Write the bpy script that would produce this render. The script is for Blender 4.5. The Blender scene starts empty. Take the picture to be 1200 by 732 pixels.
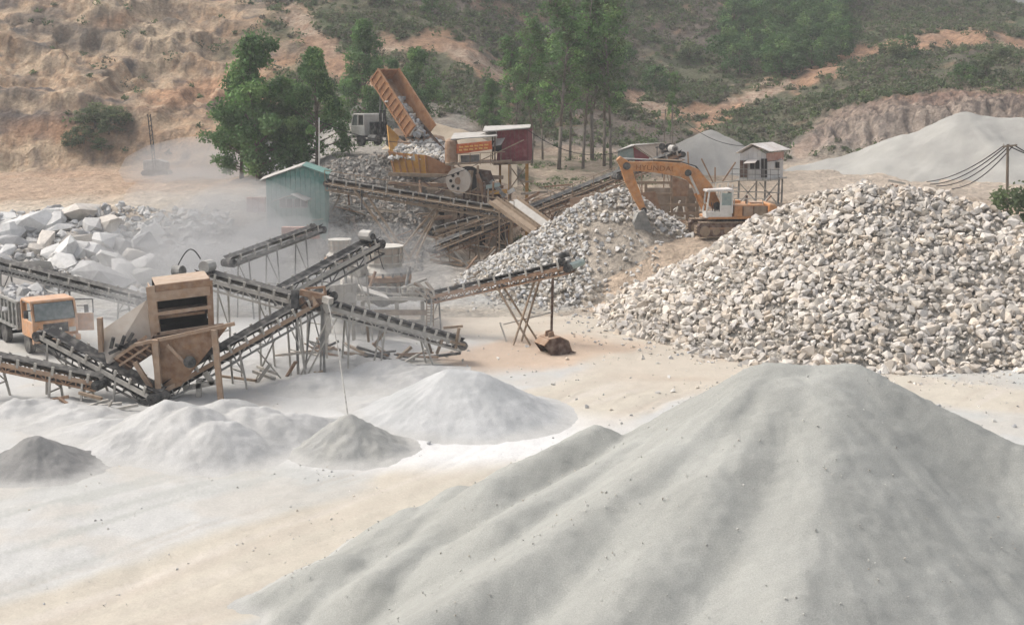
import bpy, math, random
import numpy as np
from mathutils import Vector, Matrix
random.seed(7); rng = np.random.default_rng(7)
scene = bpy.context.scene
C = scene.collection
R = math.radians

# ------------------------------------------------------------------ camera
F = 1500.0; CX, CY = 600.0, 366.0; CAMZ = 14.0
TH = math.atan(266.0 / F)
cam = bpy.data.cameras.new('camera'); camo = bpy.data.objects.new('camera', cam); C.objects.link(camo)
cam.sensor_width = 36.0; cam.lens = 36.0 * F / 1200.0; cam.clip_start = 0.5; cam.clip_end = 3000
camo.location = (0, 0, CAMZ); camo.rotation_euler = (R(90) - TH, 0, 0)
scene.camera = camo

# ------------------------------------------------------------------ sky, sun, exposure
SUN_EL, SUN_AZ = 50.0, -72.0          # azimuth measured from +Y towards +X
w = bpy.data.worlds.new('World'); scene.world = w; w.use_nodes = True
nt = w.node_tree; nt.nodes.clear()
out = nt.nodes.new('ShaderNodeOutputWorld'); bg = nt.nodes.new('ShaderNodeBackground')
sky = nt.nodes.new('ShaderNodeTexSky'); sky.sky_type = 'NISHITA'; sky.sun_disc = False
sky.sun_elevation = R(SUN_EL); sky.sun_rotation = R(SUN_AZ)
sky.air_density = 1.0; sky.dust_density = 6.0; sky.ozone_density = 0.6
hsv = nt.nodes.new('ShaderNodeHueSaturation'); hsv.inputs['Saturation'].default_value = 0.45
nt.links.new(sky.outputs[0], hsv.inputs['Color']); nt.links.new(hsv.outputs[0], bg.inputs[0])
bg.inputs[1].default_value = 0.15; nt.links.new(bg.outputs[0], out.inputs[0])
sun = bpy.data.lights.new('sun', 'SUN'); suno = bpy.data.objects.new('sun', sun); C.objects.link(suno)
sun.energy = 1.0; sun.angle = R(28); sun.color = (1.0, 0.96, 0.90)
sd = Vector((math.sin(R(SUN_AZ)) * math.cos(R(SUN_EL)), math.cos(R(SUN_AZ)) * math.cos(R(SUN_EL)), math.sin(R(SUN_EL))))
suno.rotation_euler = sd.to_track_quat('Z', 'Y').to_euler()
vs = scene.view_settings
vs.view_transform = 'Standard'; vs.look = 'None'; vs.gamma = 1.0; vs.use_curve_mapping = False
vs.exposure = 0.52
cy = scene.cycles
cy.use_denoising = True
try: cy.denoiser = 'OPENIMAGEDENOISE'
except Exception: pass
cy.max_bounces = 5; cy.diffuse_bounces = 3; cy.volume_bounces = 1; cy.transparent_max_bounces = 6
cy.glossy_bounces = 2; cy.transmission_bounces = 3; cy.caustics_reflective = False; cy.caustics_refractive = False

# ------------------------------------------------------------------ pixel <-> world
def P(px, py, Y):
    u = (px - CX) / F; v = -(py - CY) / F
    k = Y / (math.cos(TH) + v * math.sin(TH))
    return Vector((u * k, Y, CAMZ + k * (v * math.cos(TH) - math.sin(TH))))
def zat(py, Y): return P(600, py, Y).z
def gnd(px, py, z=0.0):
    a = P(px, py, 1.0); s = (z - CAMZ) / (a.z - CAMZ)
    return Vector((a.x * s, s, z))
def proj(x, y, z):
    dz = z - CAMZ
    f = y * math.cos(TH) - dz * math.sin(TH); up = y * math.sin(TH) + dz * math.cos(TH)
    return CX + F * x / f, CY - F * up / f

# ------------------------------------------------------------------ numpy noise
_perm = rng.permutation(512); _perm = np.concatenate([_perm, _perm, _perm])
_ga = rng.random(512) * 2 * np.pi; _gx, _gy = np.cos(_ga), np.sin(_ga)
def perlin(x, y):
    x = np.asarray(x, float); y = np.asarray(y, float)
    xi = np.floor(x).astype(int); yi = np.floor(y).astype(int); xf = x - xi; yf = y - yi
    def g(ix, iy, fx, fy):
        h = _perm[(_perm[ix & 511] + iy) & 511]
        return _gx[h] * fx + _gy[h] * fy
    u = xf ** 3 * (xf * (xf * 6 - 15) + 10); v = yf ** 3 * (yf * (yf * 6 - 15) + 10)
    a = g(xi, yi, xf, yf); b = g(xi + 1, yi, xf - 1, yf); c = g(xi, yi + 1, xf, yf - 1); d = g(xi + 1, yi + 1, xf - 1, yf - 1)
    return (a + (b - a) * u) * (1 - v) + (c + (d - c) * u) * v
def fbm(x, y, o=4, gain=0.5):
    r = 0; a = 1.0
    for k in range(o):
        r = r + a * perlin(x * 2 ** k + 13.7 * k, y * 2 ** k - 7.3 * k); a *= gain
    return r
def sstep(a, b, x):
    t = np.clip((x - a) / (b - a), 0, 1); return t * t * (3 - 2 * t)

# ------------------------------------------------------------------ materials
MATS = {}
def _nodes(name):
    m = bpy.data.materials.new(name); m.use_nodes = True
    n = m.node_tree.nodes; b = n['Principled BSDF']; b.inputs['Specular IOR Level'].default_value = 0.25
    MATS[name] = m
    return m, n, m.node_tree.links, b
def mat(name, c1, c2=None, scale=2.0, rough=0.85, metal=0.0, bump=0.15, bscale=20, dust=0.0, dustc=(.52, .49, .44), spec=0.25, streak=1.0):
    m, n, l, b = _nodes(name)
    c2 = c2 or tuple(x * 0.75 for x in c1)
    tc = n.new('ShaderNodeTexCoord'); mp = n.new('ShaderNodeMapping'); mp.inputs['Scale'].default_value = (1, 1, streak)
    l.new(tc.outputs['Object'], mp.inputs[0])
    nz = n.new('ShaderNodeTexNoise'); nz.inputs['Scale'].default_value = scale; nz.inputs['Detail'].default_value = 6; nz.inputs['Roughness'].default_value = .65
    l.new(mp.outputs[0], nz.inputs['Vector'])
    rp = n.new('ShaderNodeValToRGB'); rp.color_ramp.elements[0].position = .35; rp.color_ramp.elements[1].position = .65
    rp.color_ramp.elements[0].color = (*c2, 1); rp.color_ramp.elements[1].color = (*c1, 1)
    l.new(nz.outputs['Fac'], rp.inputs[0]); last = rp.outputs[0]
    if dust > 0:                                        # settled stone dust on upward faces
        ge = n.new('ShaderNodeNewGeometry'); sx = n.new('ShaderNodeSeparateXYZ'); l.new(ge.outputs['Normal'], sx.inputs[0])
        mr = n.new('ShaderNodeMapRange'); mr.inputs['From Min'].default_value = -.6; mr.inputs['From Max'].default_value = 1.0
        mr.inputs['To Min'].default_value = dust * .35; mr.inputs['To Max'].default_value = min(1, dust * 1.25); l.new(sx.outputs['Z'], mr.inputs[0])
        n2 = n.new('ShaderNodeTexNoise'); n2.inputs['Scale'].default_value = 3.1; n2.inputs['Detail'].default_value = 5; l.new(tc.outputs['Object'], n2.inputs['Vector'])
        mm = n.new('ShaderNodeMath'); mm.operation = 'MULTIPLY_ADD'; l.new(n2.outputs['Fac'], mm.inputs[0]); mm.inputs[1].default_value = .9; mm.inputs[2].default_value = -.45
        ad = n.new('ShaderNodeMath'); ad.operation = 'ADD'; ad.use_clamp = True; l.new(mr.outputs[0], ad.inputs[0]); l.new(mm.outputs[0], ad.inputs[1])
        mx = n.new('ShaderNodeMix'); mx.data_type = 'RGBA'; l.new(ad.outputs[0], mx.inputs[0]); l.new(last, mx.inputs[6]); mx.inputs[7].default_value = (*dustc, 1)
        last = mx.outputs[2]
    l.new(last, b.inputs['Base Color'])
    b.inputs['Roughness'].default_value = rough; b.inputs['Metallic'].default_value = metal; b.inputs['Specular IOR Level'].default_value = spec
    if bump:
        n3 = n.new('ShaderNodeTexNoise'); n3.inputs['Scale'].default_value = bscale; n3.inputs['Detail'].default_value = 4; l.new(tc.outputs['Object'], n3.inputs['Vector'])
        bp = n.new('ShaderNodeBump'); bp.inputs['Strength'].default_value = bump; bp.inputs['Distance'].default_value = .05
        l.new(n3.outputs['Fac'], bp.inputs['Height']); l.new(bp.outputs[0], b.inputs['Normal'])
    return m
def mat_attr(name, rough=.95, var=.25, scale=1.5, bump=.3, bscale=8, bdist=.08, spec=.15, fine=0.0, fscale=30):
    m, n, l, b = _nodes(name)
    at = n.new('ShaderNodeAttribute'); at.attribute_name = 'Col'
    tc = n.new('ShaderNodeTexCoord')
    nz = n.new('ShaderNodeTexNoise'); nz.inputs['Scale'].default_value = scale; nz.inputs['Detail'].default_value = 8; nz.inputs['Roughness'].default_value = .7
    l.new(tc.outputs['Object'], nz.inputs['Vector'])
    mr = n.new('ShaderNodeMapRange'); mr.inputs['From Min'].default_value = .3; mr.inputs['From Max'].default_value = .7
    mr.inputs['To Min'].default_value = 1 - var; mr.inputs['To Max'].default_value = 1 + var; l.new(nz.outputs['Fac'], mr.inputs[0])
    vm = n.new('ShaderNodeVectorMath'); vm.operation = 'SCALE'; l.new(at.outputs['Color'], vm.inputs[0]); l.new(mr.outputs[0], vm.inputs['Scale'])
    last = vm.outputs[0]
    if fine:
        n4 = n.new('ShaderNodeTexNoise'); n4.inputs['Scale'].default_value = fscale; n4.inputs['Detail'].default_value = 3; l.new(tc.outputs['Object'], n4.inputs['Vector'])
        m4 = n.new('ShaderNodeMapRange'); m4.inputs['From Min'].default_value = .25; m4.inputs['From Max'].default_value = .75
        m4.inputs['To Min'].default_value = 1 - fine; m4.inputs['To Max'].default_value = 1 + fine; l.new(n4.outputs['Fac'], m4.inputs[0])
        v4 = n.new('ShaderNodeVectorMath'); v4.operation = 'SCALE'; l.new(last, v4.inputs[0]); l.new(m4.outputs[0], v4.inputs['Scale']); last = v4.outputs[0]
    l.new(last, b.inputs['Base Color']); b.inputs['Roughness'].default_value = rough; b.inputs['Specular IOR Level'].default_value = spec
    n3 = n.new('ShaderNodeTexNoise'); n3.inputs['Scale'].default_value = bscale; n3.inputs['Detail'].default_value = 8; n3.inputs['Roughness'].default_value = .65; l.new(tc.outputs['Object'], n3.inputs['Vector'])
    bp = n.new('ShaderNodeBump'); bp.inputs['Strength'].default_value = bump; bp.inputs['Distance'].default_value = bdist
    l.new(n3.outputs['Fac'], bp.inputs['Height']); l.new(bp.outputs[0], b.inputs['Normal'])
    return m
def mat_leaf(name):
    m, n, l, b = _nodes(name)
    at = n.new('ShaderNodeAttribute'); at.attribute_name = 'Col'
    b.inputs['Roughness'].default_value = .7; b.inputs['Specular IOR Level'].default_value = .2
    l.new(at.outputs['Color'], b.inputs['Base Color'])
    tr = n.new('ShaderNodeBsdfTranslucent'); l.new(at.outputs['Color'], tr.inputs['Color'])
    ms = n.new('ShaderNodeMixShader'); ms.inputs[0].default_value = .35
    l.new(b.outputs[0], ms.inputs[1]); l.new(tr.outputs[0], ms.inputs[2]); l.new(ms.outputs[0], n['Material Output'].inputs['Surface'])
    return m
def mat_glass(name):
    m, n, l, b = _nodes(name)
    b.inputs['Base Color'].default_value = (.10, .12, .12, 1); b.inputs['Roughness'].default_value = .12; b.inputs['Specular IOR Level'].default_value = .6
    tc = n.new('ShaderNodeTexCoord'); nz = n.new('ShaderNodeTexNoise'); nz.inputs['Scale'].default_value = 4; l.new(tc.outputs['Object'], nz.inputs['Vector'])
    rp = n.new('ShaderNodeValToRGB'); rp.color_ramp.elements[0].color = (.08, .10, .10, 1); rp.color_ramp.elements[1].color = (.3, .32, .3, 1); l.new(nz.outputs['Fac'], rp.inputs[0]); l.new(rp.outputs[0], b.inputs['Base Color'])
    return m
mat_attr('terrain', var=.3, scale=.7, bump=1.0, bscale=1.1, bdist=.9, fine=.22, fscale=3.2)
mat_attr('yard', var=.06, scale=1.2, bump=.5, bscale=7, bdist=.05, fine=.07, fscale=14)
mat_attr('stone', var=.16, scale=2.5, bump=.4, bscale=6, bdist=.08)
mat_attr('gravel', var=.06, scale=.35, bump=.5, bscale=26, bdist=.05, fine=.16, fscale=30)
mat_leaf('leaf')
mat('bark', (.20, .16, .12), (.11, .09, .07), scale=5, bump=.4, streak=.3)
mat('pale_bark', (.24, .21, .17), (.12, .10, .085), scale=5, bump=.4, streak=.3)
mat('rust', (.30, .17, .09), (.19, .10, .06), scale=2.2, dust=.30, bump=.3, dustc=(.48, .40, .32))
mat('rust_light', (.36, .22, .13), (.22, .13, .08), scale=2.0, dust=.48, bump=.3, dustc=(.50, .42, .34))
mat('rust_dark', (.13, .07, .045), (.07, .04, .03), scale=3, dust=.12, bump=.3)
mat('steel_dusty', (.38, .36, .32), (.24, .22, .19), scale=3, dust=.68, bump=.2)
mat('steel_grey', (.22, .22, .21), (.12, .12, .115), scale=3, dust=.30, bump=.2)
mat('steel_dark', (.05, .05, .05), (.03, .03, .03), scale=3, dust=.12, bump=.2)
mat('steel_tan', (.29, .21, .14), (.17, .12, .08), scale=2.5, dust=.36, bump=.2, dustc=(.44, .355, .27))
mat('rubber', (.022, .022, .024), (.035, .034, .033), scale=2, dust=.04, rough=.75, bump=.1)
mat('rubber_dusty', (.04, .04, .04), (.07, .067, .063), scale=2, dust=.16, bump=.1)
mat('orange_paint', (.58, .24, .065), (.36, .15, .055), scale=1.8, dust=.26, rough=.55, bump=.08, spec=.4, dustc=(.55, .42, .28))
mat('truck_orange', (.64, .28, .09), (.42, .20, .09), scale=2.2, dust=.34, rough=.6, bump=.08, spec=.35, dustc=(.58, .50, .42))
mat('bed_orange', (.42, .20, .085), (.28, .13, .065), scale=1.5, dust=.22, bump=.2, dustc=(.48, .36, .25))
mat('hopper_yellow', (.56, .30, .05), (.36, .17, .05), scale=.9, dust=.14, bump=.2, dustc=(.46, .36, .22))
mat('white_paint', (.74, .72, .68), (.58, .55, .50), scale=2.0, dust=.25, rough=.6, bump=.1)
mat('hut_white', (.66, .66, .64), (.50, .49, .47), scale=1.2, dust=.10, bump=.05)
mat('roof_white', (.72, .69, .66), (.56, .50, .45), scale=1.0, dust=.1, bump=.08, streak=.2)
mat('pink_panel', (.50, .30, .24), (.38, .21, .17), scale=1.2, dust=.15, bump=.1)
mat('maroon', (.24, .055, .065), (.17, .042, .05), scale=1.0, dust=.12, bump=.06, dustc=(.34, .20, .19))
mat('green_sheet', (.15, .29, .25), (.10, .21, .185), scale=.8, dust=.12, bump=.08, dustc=(.34, .38, .34))
mat('roof_grey', (.46, .45, .42), (.30, .28, .26), scale=1.2, dust=.30, bump=.1)
mat('banner', (.62, .15, .04), (.48, .10, .03), scale=.6, dust=.1, bump=.02)
mat('banner_print', (.78, .50, .16), (.66, .34, .10), scale=6, bump=0)
mat('lettering', (.15, .06, .03), (.32, .14, .055), scale=9, bump=0)
mat('concrete', (.32, .25, .19), (.20, .155, .115), scale=1.2, dust=.25, bump=.3, dustc=(.44, .38, .31))
mat('dark_inside', (.035, .03, .027), (.02, .018, .016), scale=2, bump=.1)  # near-black stands in for shade inside openings; also colours the second flywheel
mat('wood', (.30, .24, .18), (.18, .14, .10), scale=3, dust=.35, bump=.2)
mat('teal', (.30, .40, .38), (.20, .27, .26), scale=2, dust=.3, bump=.1)
mat('dusty_plate', (.46, .38, .31), (.36, .28, .22), scale=1.5, dust=.6, bump=.2)
mat('canvas', (.55, .53, .49), (.38, .36, .33), scale=2, dust=.4, bump=.2)
mat('wire', (.03, .03, .03), (.04, .04, .04), bump=0)
mat_glass('glass')

# ------------------------------------------------------------------ mesh helpers
class MB:
    def __init__(s): s.v = []; s.f = []
    def add(s, vs, fs):
        k = len(s.v); s.v += [tuple(v) for v in vs]; s.f += [tuple(i + k for i in f) for f in fs]; return s
    def hexa(s, p):      # 4 bottom (ccw), 4 top
        return s.add(p, [(3, 2, 1, 0), (4, 5, 6, 7), (0, 1, 5, 4), (1, 2, 6, 5), (2, 3, 7, 6), (3, 0, 4, 7)])
    def box(s, c, d, M=None):
        x, y, z = d[0] / 2, d[1] / 2, d[2] / 2
        p = [Vector(q) for q in ((-x, -y, -z), (x, -y, -z), (x, y, -z), (-x, y, -z), (-x, -y, z), (x, -y, z), (x, y, z), (-x, y, z))]
        if M is not None: p = [M @ q for q in p]
        c = Vector(c); return s.hexa([q + c for q in p])
    def beam(s, a, b, w=.1, h=None, up=(0, 0, 1)):
        a, b = Vector(a), Vector(b); h = h or w; d = (b - a).normalized(); up = Vector(up)
        sd = d.cross(up)
        if sd.length < 1e-3: sd = d.cross(Vector((0, 1, 0)))
        sd.normalize(); u = sd.cross(d); sd = sd * w / 2; u = u * h / 2
        return s.hexa([a - sd - u, a + sd - u, b + sd - u, b - sd - u, a - sd + u, a + sd + u, b + sd + u, b - sd + u])
    def tube(s, a, b, r0, r1=None, n=10):
        a, b = Vector(a), Vector(b); r1 = r0 if r1 is None else r1; d = (b - a).normalized()
        e = d.cross(Vector((0, 0, 1)));  e = d.cross(Vector((0, 1, 0))) if e.length < 1e-3 else e
        e.normalize(); g = d.cross(e); vs = []; fs = []
        for k in range(n):
            t = 2 * math.pi * k / n; o = e * math.cos(t) + g * math.sin(t); vs += [a + o * r0, b + o * r1]
        for k in range(n):
            i = 2 * k; j = 2 * ((k + 1) % n); fs.append((i, i + 1, j + 1, j))
        fs.append(tuple(2 * k for k in range(n))); fs.append(tuple(2 * k + 1 for k in reversed(range(n))))
        return s.add(vs, fs)
    def path(s, pts, rs, n=6):
        for i in range(len(pts) - 1): s.tube(pts[i], pts[i + 1], rs[i], rs[i + 1], n)
        return s
    def ext(s, prof, y0, y1):      # (x,z) outline extruded in y
        n = len(prof); vs = [(x, y0, z) for x, z in prof] + [(x, y1, z) for x, z in prof]
        fs = [(i, (i + 1) % n, n + (i + 1) % n, n + i) for i in range(n)] + [tuple(reversed(range(n))), tuple(range(n, 2 * n))]
        return s.add(vs, fs)
    def lathe(s, prof, c=(0, 0, 0), n=16):   # (r,z) about z
        vs = []; fs = []; m = len(prof)
        for k in range(n):
            t = 2 * math.pi * k / n
            vs += [(c[0] + r * math.cos(t), c[1] + r * math.sin(t), c[2] + z) for r, z in prof]
        for k in range(n):
            for i in range(m - 1): a = k * m + i; b = ((k + 1) % n) * m + i; fs.append((a, b, b + 1, a + 1))
        fs.append(tuple(k * m for k in reversed(range(n)))); fs.append(tuple(k * m + m - 1 for k in range(n)))
        return s.add(vs, fs)
    def panel(s, q, t=.05):       # 4 points, thickness t along normal
        q = [Vector(p) for p in q]; n = (q[1] - q[0]).cross(q[3] - q[0]).normalized() * t
        return s.hexa(q + [p + n for p in q])
    def mesh(s, name, off=None, smooth=False):
        me = bpy.data.meshes.new(name)
        vs = s.v if off is None else [(v[0] - off[0], v[1] - off[1], v[2] - off[2]) for v in s.v]
        me.from_pydata(vs, [], s.f); me.update()
        if smooth: me.polygons.foreach_set('use_smooth', [True] * len(me.polygons))
        return me
    def build(s, name, m, parent=None, off=None, smooth=False, bevel=0):
        if off is None and parent is not None and parent.get('_w'): off = parent['_w']
        o = bpy.data.objects.new(name, s.mesh(name, off, smooth)); C.objects.link(o)
        o.data.materials.append(MATS[m])
        if parent is not None:
            o.parent = parent
            if parent.get('_w'): o['_w'] = parent['_w']
        if bevel:
            b = o.modifiers.new('bevel', 'BEVEL'); b.width = bevel; b.segments = 2; b.limit_method = 'ANGLE'
        return o
def thing(name, label, cat, loc=(0, 0, 0), rz=0, group=None, world=False):
    o = bpy.data.objects.new(name, None); C.objects.link(o); o.empty_display_size = .3
    o.location = loc; o.rotation_euler = (0, 0, rz); tag(o, label, cat, group)
    if world: o['_w'] = tuple(loc)
    return o
def tag(o, label, cat, group=None):
    o['label'] = label; o['category'] = cat
    if group: o['group'] = group
    return o
def npmesh(name, V, Fq, col=None, smooth=False):
    me = bpy.data.meshes.new(name); V = np.asarray(V, np.float32); Fq = np.asarray(Fq, np.int32); k = Fq.shape[1]
    me.vertices.add(len(V)); me.vertices.foreach_set('co', V.ravel())
    me.loops.add(Fq.size); me.loops.foreach_set('vertex_index', Fq.ravel())
    me.polygons.add(len(Fq)); me.polygons.foreach_set('loop_start', np.arange(0, Fq.size, k, dtype=np.int32))
    try: me.polygons.foreach_set('loop_total', np.full(len(Fq), k, np.int32))
    except Exception: pass
    me.polygons.foreach_set('use_smooth', np.full(len(Fq), bool(smooth)))
    if col is not None:
        a = me.color_attributes.new('Col', 'FLOAT_COLOR', 'POINT'); c = np.ones((len(V), 4), np.float32); c[:, :3] = col
        a.data.foreach_set('color', c.ravel())
    me.update(calc_edges=True); me.validate()
    return me
def link(name, me, m, parent=None, loc=(0, 0, 0)):
    o = bpy.data.objects.new(name, me); C.objects.link(o); o.location = loc
    if m and not me.materials: me.materials.append(MATS[m])
    if parent is not None: o.parent = parent
    return o
def gridfaces(nx, ny):
    i = np.arange(nx - 1)[:, None]; j = np.arange(ny - 1)[None, :]; a = i * ny + j
    return np.stack([a, a + ny, a + ny + 1, a + 1], -1).reshape(-1, 4)

# ------------------------------------------------------------------ terrain
def zz(py, Y): return zat(py, Y)
def col_(*pts): return [(Y, (v if isinstance(v, float) else zz(v, Y))) for Y, v in pts]
COLS = {
 -700: col_((3, 0.), (84, 0.), (98, 3.4), (150, 198), (157, 90), (166, 84), (185, 20), (230, -90), (320, -280)),
 0:    col_((3, 0.), (85, 0.), (100, 258), (150, 199), (157, 104), (166, 96), (185, 10), (230, -120), (320, -320)),
 110:  col_((3, 0.), (86, 0.), (103, 243), (150, 198), (158, 103), (168, 95), (188, 0), (230, -110), (320, -300)),
 250:  col_((3, 0.), (90, 0.), (108, 226), (146, 200), (160, 122), (170, 112), (190, 30), (235, -80), (320, -280)),
 330:  col_((3, 0.), (92, 0.), (107, 232), (120, 205), (146, 190), (165, 120), (200, 10), (320, -250)),
 400:  col_((3, 0.), (98, 0.), (112, 186), (138, 168), (152, 138), (167, 95), (200, -10), (320, -230)),
 480:  col_((3, 0.), (101, 0.), (113, 184), (138, 168), (152, 140), (167, 92), (202, -10), (320, -230)),
 550:  col_((3, 0.), (111, 0.), (117, 5.2), (122, 190), (138, 175), (152, 142), (168, 100), (205, -10), (320, -230)),
 620:  col_((3, 0.), (110, 0.), (117, 4.2), (126, 205), (145, 185), (165, 145), (185, 100), (232, -20), (320, -200)),
 685:  col_((3, 0.), (79.5, 0.), (95, 2.), (105, 3.2), (128, 206), (147, 184), (168, 145), (192, 90), (245, -20), (320, -170)),
 715:  col_((3, 0.), (79.5, 0.), (87, 3.4), (105, 3.7), (130, 204), (148, 184), (170, 146), (198, 85), (250, -20), (320, -150)),
 800:  col_((3, 0.), (79, 0.), (86.5, 3.5), (105, 3.8), (130, 206), (150, 188), (172, 148), (200, 95), (255, -20), (320, -120)),
 900:  col_((3, 0.), (78, 0.), (87, 3.5), (105, 4.4), (128, 212), (150, 190), (163, 172), (190, 112), (220, 55), (265, -30), (330, -90)),
 970:  col_((3, 0.), (78, 0.), (90, 3.2), (110, 4.5), (130, 205), (151, 186), (159, 150), (192, 96), (225, 44), (270, -28), (335, -70)),
 1040: col_((3, 0.), (78, 0.), (90, 3.2), (110, 4.5), (130, 206), (152, 186), (160, 132), (200, 72), (232, 38), (274, -20), (320, -30), (420, 5.)),
 1110: col_((3, 0.), (78, 0.), (90, 3.2), (110, 4.5), (130, 207), (152, 184), (160, 122), (207, 60), (236, 32), (272, -4), (290, -4), (420, 0.)),
 1165: col_((3, 0.), (78, 0.), (90, 3.2), (110, 4.5), (130, 207), (153, 182), (162, 119), (210, 56), (240, 28), (268, 11), (276, 11), (300, 30), (420, 0.)),
 1200: col_((3, 0.), (78, 0.), (90, 3.2), (110, 4.5), (130, 207), (153, 182), (162, 118), (210, 58), (240, 34), (264, 24), (276, 26), (300, 45), (420, 0.)),
 1420: col_((3, 0.), (78, 0.), (90, 3.2), (110, 4.5), (130, 207), (155, 180), (164, 116), (210, 66), (240, 48), (262, 46), (276, 48), (300, 65), (420, 0.)),
 2400: col_((3, 0.), (78, 0.), (90, 3.2), (110, 4.5), (130, 207), (155, 180), (166, 116), (210, 76), (240, 64), (262, 54), (276, 56), (300, 80), (420, 0.)),
}
TS = np.concatenate([np.linspace(-1.45, -.46, 45)[:-1], np.arange(-.46, .4601, .0016), np.linspace(.46, 1.45, 45)[1:]])
YS = np.concatenate([np.arange(3, 27, 2.0), np.arange(27, 60, .25), np.arange(60, 140, .5), np.arange(140, 280, .62), np.linspace(280, 490, 40)])
keys = sorted(COLS); KT = np.array([(k - 600) / F for k in keys])
KZ = np.array([np.interp(YS, [p[0] for p in COLS[k]], [p[1] for p in COLS[k]]) for k in keys])
Z = np.empty((len(TS), len(YS)))
for j in range(len(YS)): Z[:, j] = np.interp(TS, KT, KZ[:, j])
ker = np.exp(-np.linspace(-2, 2, 25) ** 2); ker /= ker.sum()
Zp = np.pad(Z, ((12, 12), (0, 0)), mode='edge'); Z = np.stack([np.convolve(Zp[:, j], ker, 'valid') for j in range(len(YS))], 1)
k2 = np.array([.25, .5, .25])
for _ in range(2): Z[:, 1:-1] = .25 * Z[:, :-2] + .5 * Z[:, 1:-1] + .25 * Z[:, 2:]
TT, YY = np.meshgrid(TS, YS, indexing='ij'); XX = TT * YY; PX = 600 + F * TT
hill = sstep(140, 165, YY)
cliff = hill * sstep(330, 250, PX) * sstep(205, 190, YY)
rg = 1 - np.abs(fbm(XX * .11, YY * .05 + Z * .09, 5, .55)) * 2
Z = Z + cliff * (rg - .55) * 1.1 + cliff * fbm(XX * .5, YY * .3 + Z * .35, 4, .55) * .35 + cliff * fbm(XX * .06, YY * .1, 3) * 2.5
gq = Z / 4.2 + fbm(XX * .05, YY * .05, 3) * 1.3; fr = gq - np.floor(gq); Z = Z + cliff * .75 * 4.2 * ((fr ** 2.5) - fr)
Z = Z + cliff * (.5 - np.abs(fbm(XX * .45 + Z * .1, YY * .25, 4, .65))) * .35
Z = Z + hill * (1 - cliff) * (fbm(XX * .035, YY * .035, 5) * 3.2 * sstep(150, 200, YY) + fbm(XX * .2, YY * .2, 3) * .7)
midr = sstep(84, 90, YY) * (1 - hill)
Z = Z + midr * fbm(XX * .22, YY * .22, 4) * .5
cut = sstep(900, 980, PX) * sstep(150, 156, YY) * sstep(172, 164, YY)
Z = Z + cut * (1 - np.abs(fbm(XX * .4, YY * .2, 5, .6)) * 2 - .5) * .8
Z = Z + (1 - midr) * (1 - hill) * (fbm(XX * .16, YY * .16, 4) * .12 + fbm(XX * .7, YY * .5, 3) * .05)
_rd = [tuple(gnd(px, py)[:2]) for px, py in ((1200, 470), (960, 440), (800, 425), (700, 462), (610, 520), (480, 575), (330, 630), (170, 690), (-150, 780))]
def _sd(X, Y, pts):
    d = np.full(X.shape, 1e9)
    for (x0, y0), (x1, y1) in zip(pts[:-1], pts[1:]):
        dx, dy = x1 - x0, y1 - y0; q = np.clip(((X - x0) * dx + (Y - y0) * dy) / (dx * dx + dy * dy), 0, 1); e = np.hypot(X - x0 - q * dx, Y - y0 - q * dy)
        sg = np.sign(dx * (Y - y0) - dy * (X - x0)); d = np.where(e < np.abs(d), e * np.where(sg == 0, 1, sg), d)
    return d
RDS = _sd(XX, YY, _rd) + .5 * fbm(XX * .12, YY * .12, 2); RUT = np.zeros(Z.shape)
for o_ in (-3.1, -2.6, -1.3, -.8, .9, 1.3, 2.7, 3.2): RUT = np.maximum(RUT, np.exp(-((RDS - o_) / .15) ** 2))
RUT *= sstep(80, 72, YY) * sstep(-.3, .15, fbm(XX * .2 + 5, YY * .2, 3)); Z = Z - RUT * .03 + .01 * np.exp(-((np.abs(RDS) - 2.0) / .3) ** 2) * sstep(80, 72, YY)
def H(x, y):
    x = np.asarray(x, float); y = np.maximum(np.asarray(y, float), 3.01)
    t = np.clip(x / y, TS[0], TS[-1] - 1e-6); i = np.clip(np.searchsorted(TS, t) - 1, 0, len(TS) - 2); j = np.clip(np.searchsorted(YS, y) - 1, 0, len(YS) - 2)
    a = (t - TS[i]) / (TS[i + 1] - TS[i]); b = np.clip((y - YS[j]) / (YS[j + 1] - YS[j]), 0, 1)
    return (Z[i, j] * (1 - a) + Z[i + 1, j] * a) * (1 - b) + (Z[i, j + 1] * (1 - a) + Z[i + 1, j + 1] * a) * b
def h(x, y): return float(H(x, y))
# colour of the ground itself: soil, rock, dust, scrub floor
DZ = Z - CAMZ
FW = YY * math.cos(TH) - DZ * math.sin(TH); PPX = CX + F * XX / FW; PPY = CY - F * (YY * math.sin(TH) + DZ * math.cos(TH)) / FW
def seg_dist(px, py, pts):
    d = np.full(px.shape, 1e9)
    for (x0, y0), (x1, y1) in zip(pts[:-1], pts[1:]):
        dx, dy = x1 - x0, y1 - y0; s = np.clip(((px - x0) * dx + (py - y0) * dy) / (dx * dx + dy * dy + 1e-9), 0, 1)
        d = np.minimum(d, np.hypot(px - x0 - s * dx, py - y0 - s * dy))
    return d
def mixc(c, col, m): return c * (1 - m[..., None]) + np.array(col) * m[..., None]
n1 = fbm(XX * .06, YY * .06, 5); n2 = fbm(XX * .3 + 50, YY * .3, 4); n3 = fbm(XX * .022 + 9, YY * .022 + 4, 4); n4 = fbm(XX * .9, YY * .9 + Z * .7, 3)
col = np.ones(Z.shape + (3,)) * np.array((.47, .465, .445))
col = mixc(col, (.42, .42, .395), sstep(-.1, .5, n1))
col = mixc(col, (.46, .425, .375), sstep(-.05, .35, n2 + n1 * .6) * .5)
uu = XX * .62 + YY * .78; vv = XX * .78 - YY * .62
stk = fbm(uu * .05 + n1 * .3, vv * .75, 5, .6)
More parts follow.
